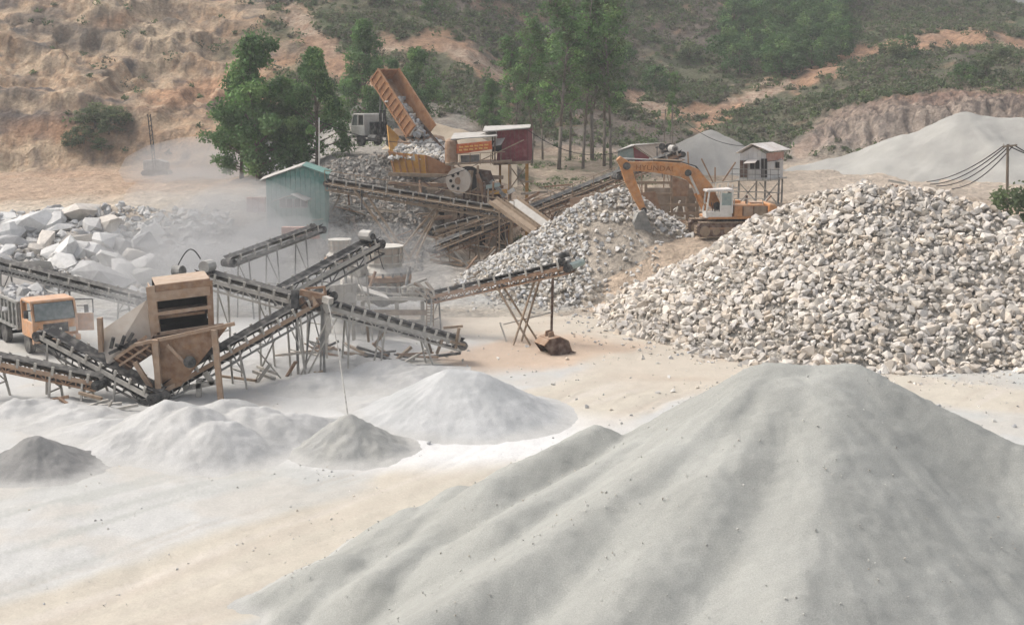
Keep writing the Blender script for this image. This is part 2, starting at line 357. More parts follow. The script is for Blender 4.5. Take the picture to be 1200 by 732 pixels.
col = mixc(col, (.385, .385, .36), sstep(.05, .4, stk) * sstep(50, 42, YY) * .8)
road = [tuple(gnd(px, py)[:2]) for px, py in ((1500, 470), (1200, 470), (960, 440), (800, 425), (700, 462), (610, 520), (490, 585), (340, 645), (180, 708), (-150, 800))]
rd = seg_dist(XX, YY, road)
rmask = sstep(3.5, 2.5, rd + n1 * 1.3 + n2 * .6); col = mixc(col, (.475, .435, .365), rmask)
col = mixc(col, (.40, .35, .295), RUT * .38)
col = mixc(col, (.52, .475, .42), rmask * sstep(.05, .4, stk) * .6); col = mixc(col, (.44, .385, .325), rmask * sstep(.1, .45, fbm(uu * .04 + 7, vv * .9, 4)) * .5)
pw = gnd(520, 515); col = mixc(col, (.60, .595, .58), sstep(9, 4, np.hypot((XX - pw.x) * .8, (YY - pw.y) * 1.6) + n1 * 4))
road2 = [tuple(gnd(px, py)[:2]) for px, py in ((560, 372), (640, 380), (720, 400), (830, 430))]
rd2 = seg_dist(XX, YY, road2); col = mixc(col, (.475, .425, .355), sstep(7, 3, rd2 + n1 * 2)); col = mixc(col, (.43, .36, .29), sstep(7, 3, rd2) * sstep(.05, .4, fbm(XX * .12, YY * .6, 4)) * .6)
col = mixc(col, (.48, .37, .28), sstep(4.5, 2.5, seg_dist(XX, YY, [tuple(gnd(590, 420)[:2]), tuple(gnd(670, 405)[:2])]) + n2 * 2) * sstep(60, 64, YY) * .9)
lft = sstep(420, 330, PX)
col = mixc(col, (.36, .35, .33), midr * lft)                                # grey boulder bank
col = mixc(col, (.36, .33, .29), midr * sstep(330, 420, PX) * sstep(560, 480, PX))
col = mixc(col, (.42, .34, .26), midr * sstep(500, 590, PX) * sstep(1500, 1400, PX))
col = mixc(col, (.56, .43, .32), midr * sstep(660, 720, PX) * sstep(112, 100, YY))
col = mixc(col, (.50, .42, .34), sstep(880, 960, PX) * sstep(104, 112, YY) * (1 - hill))
bench = sstep(100, 104, YY) * sstep(152, 147, YY) * sstep(330, 270, PX)
col = mixc(col, (.47, .345, .25), bench); col = mixc(col, (.60, .52, .42), bench * sstep(118, 104, YY)); col = mixc(col, (.46, .31, .21), bench * sstep(0, .4, n1) * sstep(112, 122, YY) * .7)
slope = sstep(660, 700, PX) * sstep(77.5, 79.5, YY) * sstep(95, 88, YY)
col = mixc(col, (.52, .41, .31), slope)
col = mixc(col, (.33, .26, .20), sstep(480, 540, PX) * sstep(700, 640, PX) * sstep(100, 108, YY) * sstep(128, 122, YY))
col = mixc(col, (.36, .29, .22), sstep(540, 600, PX) * sstep(860, 780, PX) * sstep(122, 128, YY) * (1 - hill)); col = mixc(col, (.22, .20, .14), sstep(540, 600, PX) * sstep(860, 780, PX) * sstep(112, 128, YY) * (1 - hill) * sstep(0, .3, n2))
# hill floor
hc = np.ones(Z.shape + (3,)) * np.array((.12, .12, .075))
hc = mixc(hc, (.145, .12, .10), sstep(-.25, .3, n3 + n1 * .5)); hc = mixc(hc, (.085, .105, .055), sstep(.1, .5, n1 - n3 * .4)); hc = mixc(hc, (.25, .17, .115), sstep(.22, .5, n2 * .7 + n1 * .5) * .7)
rk = np.ones(Z.shape + (3,)) * np.array((.43, .29, .185))
rk = mixc(rk, (.22, .16, .12), sstep(.02, .4, n1 + n4 * .4) * .8); rk = mixc(rk, (.50, .39, .27), sstep(0, .5, n3 * 1.5 + n4 * .5)); rk = mixc(rk, (.15, .125, .11), sstep(.12, .42, n2 * .8 - n1 * .6)); rk = mixc(rk, (.13, .115, .10), sstep(.05, .3, fbm(XX * .07 + 80, YY * .09, 4)) * .75); lay = fbm(XX * .05 + n1 * .4, Z * 1.1 + XX * .12, 3); rk = mixc(rk, (.30, .23, .17), sstep(.05, .3, lay) * .6); rk = mixc(rk, (.50, .29, .17), sstep(.1, .4, fbm(XX * .05 + 30, Z * .1, 3)) * .8)
crk = 1 - np.abs(fbm(XX * .22 + n1, Z * .35 + YY * .1, 4)) * 2; rk = mixc(rk, (.16, .115, .085), sstep(.86, .98, crk) * .7); rk = mixc(rk, (.55, .42, .29), sstep(.1, .4, fbm(XX * .12 + 60, YY * .3 + Z * .3, 4)) * .6)
rocky = sstep(390, 250, PPX + n1 * 160) * sstep(260, 215, YY)
hc = hc * (1 - rocky[..., None]) + rk * rocky[..., None]
soil = np.zeros(Z.shape)
for pts, wd, s in ((((820, 148), (860, 118), (920, 100), (985, 72), (1060, 50), (1140, 44), (1200, 56)), 11, 1.), (((735, 118), (770, 128), (830, 132)), 12, .9), (((440, 55), (520, 50), (560, 72), (600, 95)), 14, .9),
                   (((345, 20), (370, 50), (400, 80), (470, 100)), 20, .9), (((860, 0), (900, 4)), 12, .8), (((600, 150), (600, 100)), 12, .6), (((1030, 135), (1130, 115), (1230, 120)), 16, .9), (((940, 175), (1000, 140)), 14, .9), (((590, 178), (740, 190)), 11, .9), (((560, 5), (640, 20)), 8, .4), (((470, 120), (560, 165)), 14, .5)):
    soil = np.maximum(soil, s * sstep(wd * 1.25, wd * .45, seg_dist(PPX, PPY, pts) + n2 * 14 + n1 * 8))
sc_ = np.ones(Z.shape + (3,)) * np.array((.38, .235, .15)); sc_ = mixc(sc_, (.42, .32, .24), sstep(-.1, .3, n1)); sc_ = mixc(sc_, (.30, .19, .135), sstep(.05, .4, n4))
hc = hc * (1 - soil[..., None]) + sc_ * soil[..., None]
cb = cut * sstep(.2, .8, cut); bank = np.ones(Z.shape + (3,)) * np.array((.27, .18, .14)); bank = mixc(bank, (.34, .265, .21), sstep(-.1, .4, n1)); bank = mixc(bank, (.13, .10, .085), sstep(-.1, .3, n4 + n2 * .5))
hc = hc * (1 - cb[..., None]) + bank * cb[..., None]
hcol = np.where(PX < 360, sstep(145, 151, YY), hill); col = col * (1 - hcol[..., None]) + hc * hcol[..., None]
Fq = gridfaces(len(TS), len(YS))
V = np.stack([XX, YY, Z], -1).reshape(-1, 3)
me = npmesh('terrain', V, Fq, np.clip(col, .02, .8).reshape(-1, 3), smooth=True)
terrain = link('terrain', me, 'yard'); me.materials.append(MATS['terrain'])
_fy = YY[:-1, :-1].reshape(-1); me.polygons.foreach_set('material_index', (_fy > 77).astype(np.int32)); me.polygons.foreach_set('use_smooth', np.ones(len(_fy), bool))
terrain['kind'] = 'structure'
vegmask = hill * (1 - np.clip(soil * 1.2 + cb, 0, 1))
og = MB(); og.box((0, 215, -.75), (1400, 560, .5)).build('ground', 'concrete')['kind'] = 'structure'

# ------------------------------------------------------------------ piles as heightfields
def pile_z(X, Y, segs, k=9.0, rnd=.5):
    acc = 0
    for s in segs:
        x0, y0, z0, x1, y1, z1, sl = s
        dx, dy = x1 - x0, y1 - y0; L = dx * dx + dy * dy
        t = np.clip(((X - x0) * dx + (Y - y0) * dy) / L, 0, 1) if L > 1e-6 else 0
        d = np.hypot(X - x0 - t * dx, Y - y0 - t * dy); zz_ = z0 + t * (z1 - z0) - sl * (np.sqrt(d * d + rnd * rnd) - rnd)
        acc = acc + np.exp(np.clip(k * zz_, -60, 300))
    return np.log(acc) / k
def rills(X, Y, c):      # grains running down from the crest in narrow tongues
    dx, dy = X - c[0], Y - c[1]; d = np.hypot(dx, dy) + 1e-6
    return fbm(dx / d * 7 + d * .06, dy / d * 7 + d * .05, 4, .6) * np.clip(d / 1.5, 0, 1)
def pile_fn(segs, k=9.0, rnd=.5, nz=(), rill=0):
    def f(X, Y):
        X = np.asarray(X, float); Y = np.asarray(Y, float); z = pile_z(X, Y, segs, k, rnd)
        if rill: z = z + rill * rills(X, Y, segs[0])
        for sc, am in nz: z = z + am * fbm(X * sc + 3.3, Y * sc + 1.7, 4)
        return z
    return f
def heightmesh(name, f, x0, x1, y0, y1, st, colf, toe=0):
    xs = np.arange(x0, x1, st); ys = np.arange(y0, y1, st); X, Y = np.meshgrid(xs, ys, indexing='ij'); z = f(X, Y); g = H(X, Y)
    if toe: dz_ = np.clip((z - g) * toe, -40, 40); z = g + np.where(dz_ > 20, z - g, np.log1p(np.exp(dz_)) / toe) - .03
    keep = (z > g - .02); kk = keep[:-1, :-1] | keep[1:, :-1] | keep[1:, 1:] | keep[:-1, 1:]
    zf = np.maximum(z, g - .35); Fq = gridfaces(len(xs), len(ys))[kk.reshape(-1)]
    V = np.stack([X, Y, zf], -1).reshape(-1, 3); cl = colf(X, Y, zf)
    if toe: m_ = sstep(.22, .0, z - g)[..., None] * .7; cl = cl * (1 - m_) + np.array((.46, .45, .425)) * m_
    cl = cl.reshape(-1, 3)
    used = np.unique(Fq); remap = np.full(len(V), -1); remap[used] = np.arange(len(used))
    return V[used], remap[Fq], cl[used]
def grey_col(a, b, sc=.4):
    def f(X, Y, z):
        n = sstep(-.35, .35, fbm(X * sc, Y * sc, 5)); n_ = sstep(.1, .5, fbm(X * sc * 2.7 + 9, Y * sc * 2.7, 4))
        c = np.array(a) * (1 - n[..., None]) + np.array(b) * n[..., None]
        return c * (1 + .05 * n_[..., None])
    return f
def seg(p, q, sl): return (p.x, p.y, p.z, q.x, q.y, q.z, sl)
def sand_pile(label, segs, bounds, st, colf, k=7., rnd=.5, nz=((.5, .12), (2.2, .03)), name='gravel_pile'):
    f = pile_fn(segs, k, rnd, nz, .05); V, Fq, cl = heightmesh(name, f, *bounds, st, colf, (5. if bounds[2] > 30 else 16.) if bounds[2] < 80 else 0); cl = cl * (1 + .06 * rills(V[:, 0], V[:, 1], segs[0]) + .05 * fbm(V[:, 0] * 4, V[:, 1] * 4, 3))[:, None]  # rill crests tinted lighter, hollows darker, to strengthen relief weak in soft light
    o = np.array([V[:, 0].mean(), V[:, 1].mean(), 0]); o[2] = h(o[0], o[1])
    me = npmesh(name, V - o, Fq, cl, True); ob = link(name, me, 'gravel', None, o); tag(ob, label, 'gravel pile'); return f
fore_segs = [seg(P(905, 427, 36.8), P(1000, 428, 36.4), .66), seg(P(1000, 428, 36.4), P(1190, 520, 34.2), .58), seg(P(905, 427, 36.8), P(850, 480, 34.5), .66), seg(P(850, 480, 34.5), P(650, 630, 29.7), .66), seg(P(650, 630, 29.7), P(430, 765, 26), .66), seg(P(970, 440, 35.6), P(960, 570, 30.0), .50), seg(P(960, 570, 30.0), P(940, 700, 25.4), .5), seg(P(930, 446, 35.6), P(830, 570, 30.4), .52), seg(P(830, 570, 30.4), P(720, 720, 26), .52),
             seg(P(800, 487, 37.2), P(590, 606, 32.4), .78), seg(P(700, 498, 38), P(580, 558, 35.6), .85), seg(P(612, 540, 37.8), P(440, 676, 32.2), .82), seg(P(540, 569, 37.4), P(470, 622, 35), .85), seg(P(484, 593, 36.8), P(320, 730, 31.6), .76), seg(P(395, 650, 34.2), P(160, 765, 32.0), .55)]
sand_pile('huge pale grey crushed sand stockpile filling the right foreground', fore_segs, (-13, 26, 12, 48), .11, grey_col((.305, .307, .283), (.335, .337, .312), .25), k=9., rnd=.5, nz=((.3, .10), (1.1, .06), (3.5, .03), (9, .016)), name='sand_stockpile')
ffore = pile_fn(fore_segs, 7., .5, ((.3, .10), (1.1, .06), (3.5, .03), (9, .016)), .05)
p = P(530, 432, 54); q = P(556, 436, 53.6)
sand_pile('broad whitish mound of fine sand left of the tan road', [seg(p, q, .56), seg(P(480, 470, 54), P(500, 455, 54), .5)], (p.x - 6, p.x + 6.5, 48, 60), .09, grey_col((.47, .472, .465), (.40, .405, .40), .5), nz=((.7, .07), (3, .03), (7, .012)))
p = P(410, 484, 48.5)
sand_pile('small sharp grey sand cone under the falling sand', [(p.x, p.y, p.z, p.x, p.y, p.z, .70)], (p.x - 3.6, p.x + 3.6, 44, 53), .07, grey_col((.36, .355, .33), (.31, .31, .295), .7), rnd=.15, nz=((.8, .14), (2.5, .06), (7, .02)))
p = P(42, 511, 46)
sand_pile('dark grey sand cone at the left edge of the yard', [(p.x, p.y, p.z, p.x, p.y, p.z, .62)], (p.x - 4, p.x + 4, 42, 50), .07, grey_col((.25, .245, .235), (.21, .208, .20), .7), rnd=.25, nz=((.8, .12), (2.5, .05), (7, .02)))
lump = [(P(195, 468, 50), .6), (P(222, 476, 49), .62), (P(250, 492, 47.8), .66), (P(288, 474, 50), .6), (P(312, 486, 49.5), .6), (P(340, 482, 50.5), .6), (P(150, 503, 48.5), .5), (P(375, 490, 51.5), .5), (P(262, 468, 51), .55), (P(120, 490, 51), .42), (P(430, 474, 55), .5)]
sand_pile('long lumpy bank of pale dumped fines below the hopper', [(a.x, a.y, a.z, a.x + .5, a.y + .2, a.z - .1, s) for a, s in lump], (-22, -3, 42.5, 60), .08, grey_col((.47, .465, .45), (.41, .405, .39), .6), k=14., rnd=.3, nz=((.7, .12), (2.3, .04), (6, .02)))
lump2 = [(P(20, 470, 54), .4), (P(80, 480, 53), .4), (P(390, 420, 63), .45), (P(330, 420, 64), .45), (P(440, 425, 61), .45), (P(480, 430, 60), .4), (P(420, 400, 67), .4), (P(360, 440, 59), .4)]
sand_pile('low drifts of white stone dust under the belt trestles', [(a.x, a.y, a.z, a.x + 1, a.y + .4, a.z, s) for a, s in lump2], (-26, -2, 49, 74), .14, grey_col((.46, .455, .44), (.40, .395, .38), .6), nz=((.6, .25), (2., .12), (5, .05)), name='dust_drift')
p = P(832, 152, 140); q = P(812, 160, 139)
sand_pile('pale grey gravel heap behind the screening frame', [seg(p, q, .62), seg(p, P(850, 160, 140), .6)], (p.x - 14, p.x + 14, 122, 160), .3, grey_col((.37, .355, .325), (.32, .305, .28), .2), nz=((.3, .2), (1.2, .05)))
p = P(1130, 133, 137); q = P(1230, 140, 135)
sand_pile('long pale grey gravel heap behind the white rock pile', [seg(p, q, .50), seg(p, P(1060, 160, 137), .42), seg(P(1060, 160, 137), P(940, 196, 139), .36)], (22, 85, 112, 160), .35, grey_col((.37, .36, .33), (.325, .315, .29), .15), nz=((.2, .4), (1.2, .06)))
p = P(505, 143, 127); q = P(540, 152, 126)
sand_pile('tan earth heap behind the raised tipper bed', [seg(p, q, .6), seg(q, P(560, 162, 126), .62)], (p.x - 9, p.x + 8.5, 118, 140), .18, grey_col((.43, .36, .275), (.36, .295, .22), .3), name='earth_heap')

# ------------------------------------------------------------------ stones
def rock_variant(seed, npts=15, blocky=.5):
    r = np.random.default_rng(seed); import bmesh
    d = r.normal(size=(npts, 3)); d /= np.linalg.norm(d, axis=1)[:, None]
    d = d / (np.abs(d) ** 6).sum(1)[:, None] ** (blocky / 6) * (0.82 + .3 * r.random((npts, 1)))
    d *= np.array([1.0, .72 + .25 * r.random(), .52 + .28 * r.random()])
    bm = bmesh.new()
    for q in d: bm.verts.new(q)
    res = bmesh.ops.convex_hull(bm, input=bm.verts)
    bmesh.ops.delete(bm, geom=list({e for e in res['geom_interior'] + res['geom_unused'] if isinstance(e, bmesh.types.BMVert)}), context='VERTS')
    bm.verts.index_update(); bmesh.ops.recalc_face_normals(bm, faces=bm.faces)
    V = np.array([v.co[:] for v in bm.verts]); Fq = np.array([[v.index for v in f.verts] for f in bm.faces]); bm.free()
    return V, Fq
RV = [rock_variant(100 + i, 13, .7) for i in range(16)]
BV = [(v * np.array([1.4, .95, .85]), f) for v, f in (rock_variant(300 + i, 24, .85) for i in range(14))]
def rot_random(r, n, flat=.5):
    e = np.stack([r.normal(0, flat, n), r.normal(0, flat, n), r.random(n) * 6.283], -1)
    cx, sx, cy_, sy, cz, sz = np.cos(e[:, 0]), np.sin(e[:, 0]), np.cos(e[:, 1]), np.sin(e[:, 1]), np.cos(e[:, 2]), np.sin(e[:, 2])
    M = np.zeros((n, 3, 3))
    M[:, 0, 0] = cz * cy_; M[:, 0, 1] = cz * sy * sx - sz * cx; M[:, 0, 2] = cz * sy * cx + sz * sx
    M[:, 1, 0] = sz * cy_; M[:, 1, 1] = sz * sy * sx + cz * cx; M[:, 1, 2] = sz * sy * cx - cz * sx
    M[:, 2, 0] = -sy; M[:, 2, 1] = cy_ * sx; M[:, 2, 2] = cy_ * cx
    return M, e
def stone_mass(name, pos, size, cols, variants, r, parent, off, flat=.6):
    M, _ = rot_random(r, len(pos), flat); vi = r.integers(0, len(variants), len(pos)); Vs, Fs, Cs = [], [], []; k = 0
    for i in range(len(pos)):
        V, Fq = variants[vi[i]]; W = (V * size[i]) @ M[i].T + pos[i]; Vs.append(W); Fs.append(Fq + k); Cs.append(np.repeat(cols[i][None], len(V), 0)); k += len(V)
    me = npmesh(name, np.concatenate(Vs) - off, np.concatenate(Fs), np.concatenate(Cs)); o = link(name, me, 'stone', parent); o['kind'] = 'stuff'; return o
def palette(r, n, pal, var=.12):
    pal = np.array(pal); c = pal[r.integers(0, len(pal), n)]; return np.clip(c * (1 + r.normal(0, var, (n, 1))), .05, .75)
def stone_parts(name, pos, size, pal, variants, r, parent, off, flat=.6, ntint=3, sink=0):
    meshes = []
    for vi, (V, Fq) in enumerate(variants):
        for t in range(ntint):
            me = npmesh(name, V, Fq, np.repeat(palette(r, 1, pal), len(V), 0)); me.materials.append(MATS['stone']); meshes.append(me)
    _, e = rot_random(r, len(pos), flat)
    for i in range(len(pos)):
        o = bpy.data.objects.new(name, meshes[r.integers(0, len(meshes))]); C.objects.link(o); o.parent = parent
        o.location = pos[i] - off; o.rotation_euler = e[i]; o.scale = (size[i],) * 3
def rock_pile(label, name, f, bounds, spacing, smin, smax, pal, nparts, corecol, seed, rmask=None, cat='rock pile', extra=None, st=.35, sink=.33):
    r = np.random.default_rng(seed); x0, x1, y0, y1 = bounds
    V, Fq, cl = heightmesh(name, f, x0, x1, y0, y1, st, grey_col(corecol, tuple(c * .8 for c in corecol), .6))
    off = np.array([(x0 + x1) / 2, (y0 + y1) / 2, 0]); off[2] = h(off[0], off[1])
    root = thing(name, label, cat, off)
    V = V.copy(); V[:, 2] -= .15
    link('rubble_core', npmesh('rubble_core', V - off, Fq, cl, True), 'terrain', root)
    gx, gy = np.meshgrid(np.arange(x0, x1, spacing), np.arange(y0, y1, spacing)); n = gx.size
    X = gx.ravel() + r.normal(0, spacing * .35, n); Y = gy.ravel() + r.normal(0, spacing * .35, n); zf = f(X, Y); g = H(X, Y)
    ok = (zf > g - .1)
    if rmask is not None: ok &= rmask(X, Y, r)
    X, Y, zf = X[ok], Y[ok], np.maximum(zf, g)[ok]
    # visible from the yard: facing the viewer
    e = .3; ny = -(f(X, Y + e) - f(X, Y - e)) / (2 * e); nx = -(f(X + e, Y) - f(X - e, Y)) / (2 * e)
    vx, vy, vz = -X, -Y, CAMZ - zf; face = (nx * vx + ny * vy + vz) / np.sqrt(nx ** 2 + ny ** 2 + 1) / np.sqrt(vx ** 2 + vy ** 2 + vz ** 2)
    vis = face > -.12; X, Y, zf, face = X[vis], Y[vis], zf[vis], face[vis]
    s = smin + (smax - smin) * r.random(len(X)) ** 1.9 * (.75 + .35 * sstep(-.3, .3, fbm(X * .3, Y * .3, 3)))
    pos = np.stack([X, Y, zf + s * (.35 - sink)], -1)
    px = CX + F * X / Y
    score = s / np.hypot(X, Y) * (face > .15) * (px < 1205) * (px > -5)
    order = np.argsort(-score); big = order[:nparts]; rest = order[nparts:]
    stone_mass('small_stones', pos[rest], s[rest], palette(r, len(rest), pal), RV, r, root, off)
    stone_parts('stone', pos[big], s[big], pal, RV, r, root, off)
    return root
WHITE = [(.56, .51, .44), (.58, .53, .47), (.54, .48, .41), (.52, .48, .435), (.56, .485, .40), (.60, .56, .505), (.49, .46, .425), (.55, .51, .455)]
rp = [seg(P(1010, 213, 76), P(1090, 226, 75.5), .60), seg(P(1010, 213, 76), P(955, 228, 77), .60), seg(P(1090, 226, 75.5), P(1200, 262, 73), .56), seg(P(1200, 262, 73), P(1330, 290, 71), .56)]
frp = pile_fn(rp, 8., .4, ((.3, .45), (1.1, .15)))
rock_pile('big pile of whitish broken rock on the right beside the excavator', 'rock_pile', frp, (3, 48, 56, 90), .25, .09, .40, WHITE, 300, (.52, .48, .42), 5)
rb = [seg(P(728, 222, 92), P(700, 232, 91.5), .66), seg(P(700, 232, 91.5), P(640, 300, 87), .62), seg(P(728, 222, 92), P(775, 262, 93), .6), seg(P(640, 300, 87), P(600, 340, 83.5), .55), seg(P(690, 325, 83), P(660, 330, 83), .55), seg(P(775, 262, 93), P(820, 275, 92), .6)]
frb = pile_fn(rb, 5., .5, ((.35, .35), (1.3, .12)))
PALE = [(.52, .50, .46), (.56, .54, .50), (.45, .43, .40), (.40, .40, .40), (.50, .45, .38), (.58, .56, .53)]
def rbm(X, Y, r): return ~((X > 5.2) & (Y < 88.5) & (r.random(len(X)) < .8)) & (r.random(len(X)) < .92)
rock_pile('grey white rubble heap under the excavator bucket', 'rubble_heap', frb, (-6, 16, 77, 101), .27, .12, .27, PALE, 160, (.46, .40, .33), 6, rbm)
def foot(X, Y): return H(X, Y) + .05
def ftm(X, Y, r): return r.random(len(X)) < .10
rock_pile('loose stones scattered over the tan ramp below the excavator', 'loose_stones', foot, (3.5, 14, 77, 90), .5, .10, .32, PALE, 30, (.50, .40, .31), 8, ftm)
n = 9000; r = np.random.default_rng(92); X = r.uniform(-12, 20, n); Y = r.uniform(22, 44, n); zf = ffore(X, Y); g = H(X, Y); cl_ = fbm(X * .6, Y * .6, 3); ok = (zf > g - .02) & (r.random(n) < .12 + .5 * sstep(.05, .4, cl_)); X, Y, zf = X[ok], Y[ok], zf[ok]; ss = .010 + .03 * r.random(len(X)) ** 3
off = np.array([4., 32., 0.]); root = thing('stray_pebbles', 'stray pebbles and clods on the huge grey sand stockpile', 'pebbles', off); root['kind'] = 'stuff'
stone_mass('small_stones', np.stack([X, Y, zf + ss * .2], -1), ss, palette(r, len(X), [(.44, .43, .40), (.40, .39, .365), (.46, .45, .42), (.44, .40, .35)]), RV, r, root, off)
# boulders on the left bank
r = np.random.default_rng(11)
BOUL = [(.50, .49, .47), (.55, .54, .52), (.44, .43, .41), (.52, .48, .43), (.38, .375, .37)]
bp_, bs_ = [], []
for row in range(8):
    Yb = 87 + row * 1.9
    for px in np.arange(-40, 270 - row * 4, 26):
        pxx = px + r.normal(0, 9); yb = Yb + r.normal(0, .7); s = .5 + 1.05 * r.random() ** 1.8
        if pxx > 185 and r.random() < .85: continue
        x = (pxx - 600) / F * yb; bp_.append((x, yb, h(x, yb) + s * .22)); bs_.append(s)
bp_, bs_ = np.array(bp_), np.array(bs_); off = np.array([-30., 94., h(-30, 94)])
root = thing('boulder_heap', 'bank of large pale grey boulders below the upper bench at left', 'boulders', off)
stone_parts('boulder', bp_, bs_, BOUL, BV, r, root, off, .28)
n = 2200; yb = 86 + 18 * r.random(n); pxx = -60 + 330 * r.random(n); x = (pxx - 600) / F * yb; ss = .12 + .35 * r.random(n) ** 2
stone_mass('small_stones', np.stack([x, yb, H(x, yb) + ss * .2], -1), ss, palette(r, n, BOUL), RV, r, root, off)
# dry stone bank under the tipping ramp
n = 5200; yb = 98 + 15 * r.random(n); pxx = 372 + 120 * r.random(n); x = (pxx - 600) / F * yb; ss = .12 + .2 * r.random(n) ** 2
off = np.array([-10., 103., h(-10, 103)])
root = thing('stone_bank', 'steep bank of stacked grey stones under the tipping ramp', 'stone bank', off)
STB = [(.27, .255, .23), (.32, .30, .27), (.22, .21, .19), (.30, .26, .22)]
pos = np.stack([x, yb, H(x, yb) + ss * .15], -1); big = np.argsort(-ss)[:180]; rest = np.setdiff1d(np.arange(n), big)
stone_mass('small_stones', pos[rest], ss[rest], palette(r, len(rest), STB), RV, r, root, off); stone_parts('stone', pos[big], ss[big] * 1.1, STB, RV, r, root, off)

n = 5200; r = np.random.default_rng(91); yb = r.uniform(48, 86, n); pxx = r.uniform(480, 1260, n); x = (pxx - 600) / F * yb; ss = .03 + .12 * r.random(n) ** 3
near = (frp(x, yb) > -1.6) | (frb(x, yb) > -1.2) | (r.random(n) < .10); near &= (frp(x, yb) < .1) & (frb(x, yb) < .1)
n2_ = 6000; y2 = r.uniform(33, 70, n2_); x2 = r.uniform(-.4, .4, n2_) * y2; s2 = .012 + .045 * r.random(n2_) ** 4; k2_ = (fbm(x2 * .25, y2 * .25, 3) > .05) & (ffore(x2, y2) < 0); x2, y2, s2 = x2[k2_], y2[k2_], s2[k2_]
x, yb, ss = np.concatenate([x[near], x2]), np.concatenate([yb[near], y2]), np.concatenate([ss[near], s2]); off = np.array([8., 66., 0.]); root = thing('scattered_stones', 'small stones scattered on the tan yard around the rock piles', 'stones', off); root['kind'] = 'stuff'
stone_mass('small_stones', np.stack([x, yb, H(x, yb) + ss * .2], -1), ss, palette(r, len(x), PALE), RV, r, root, off)

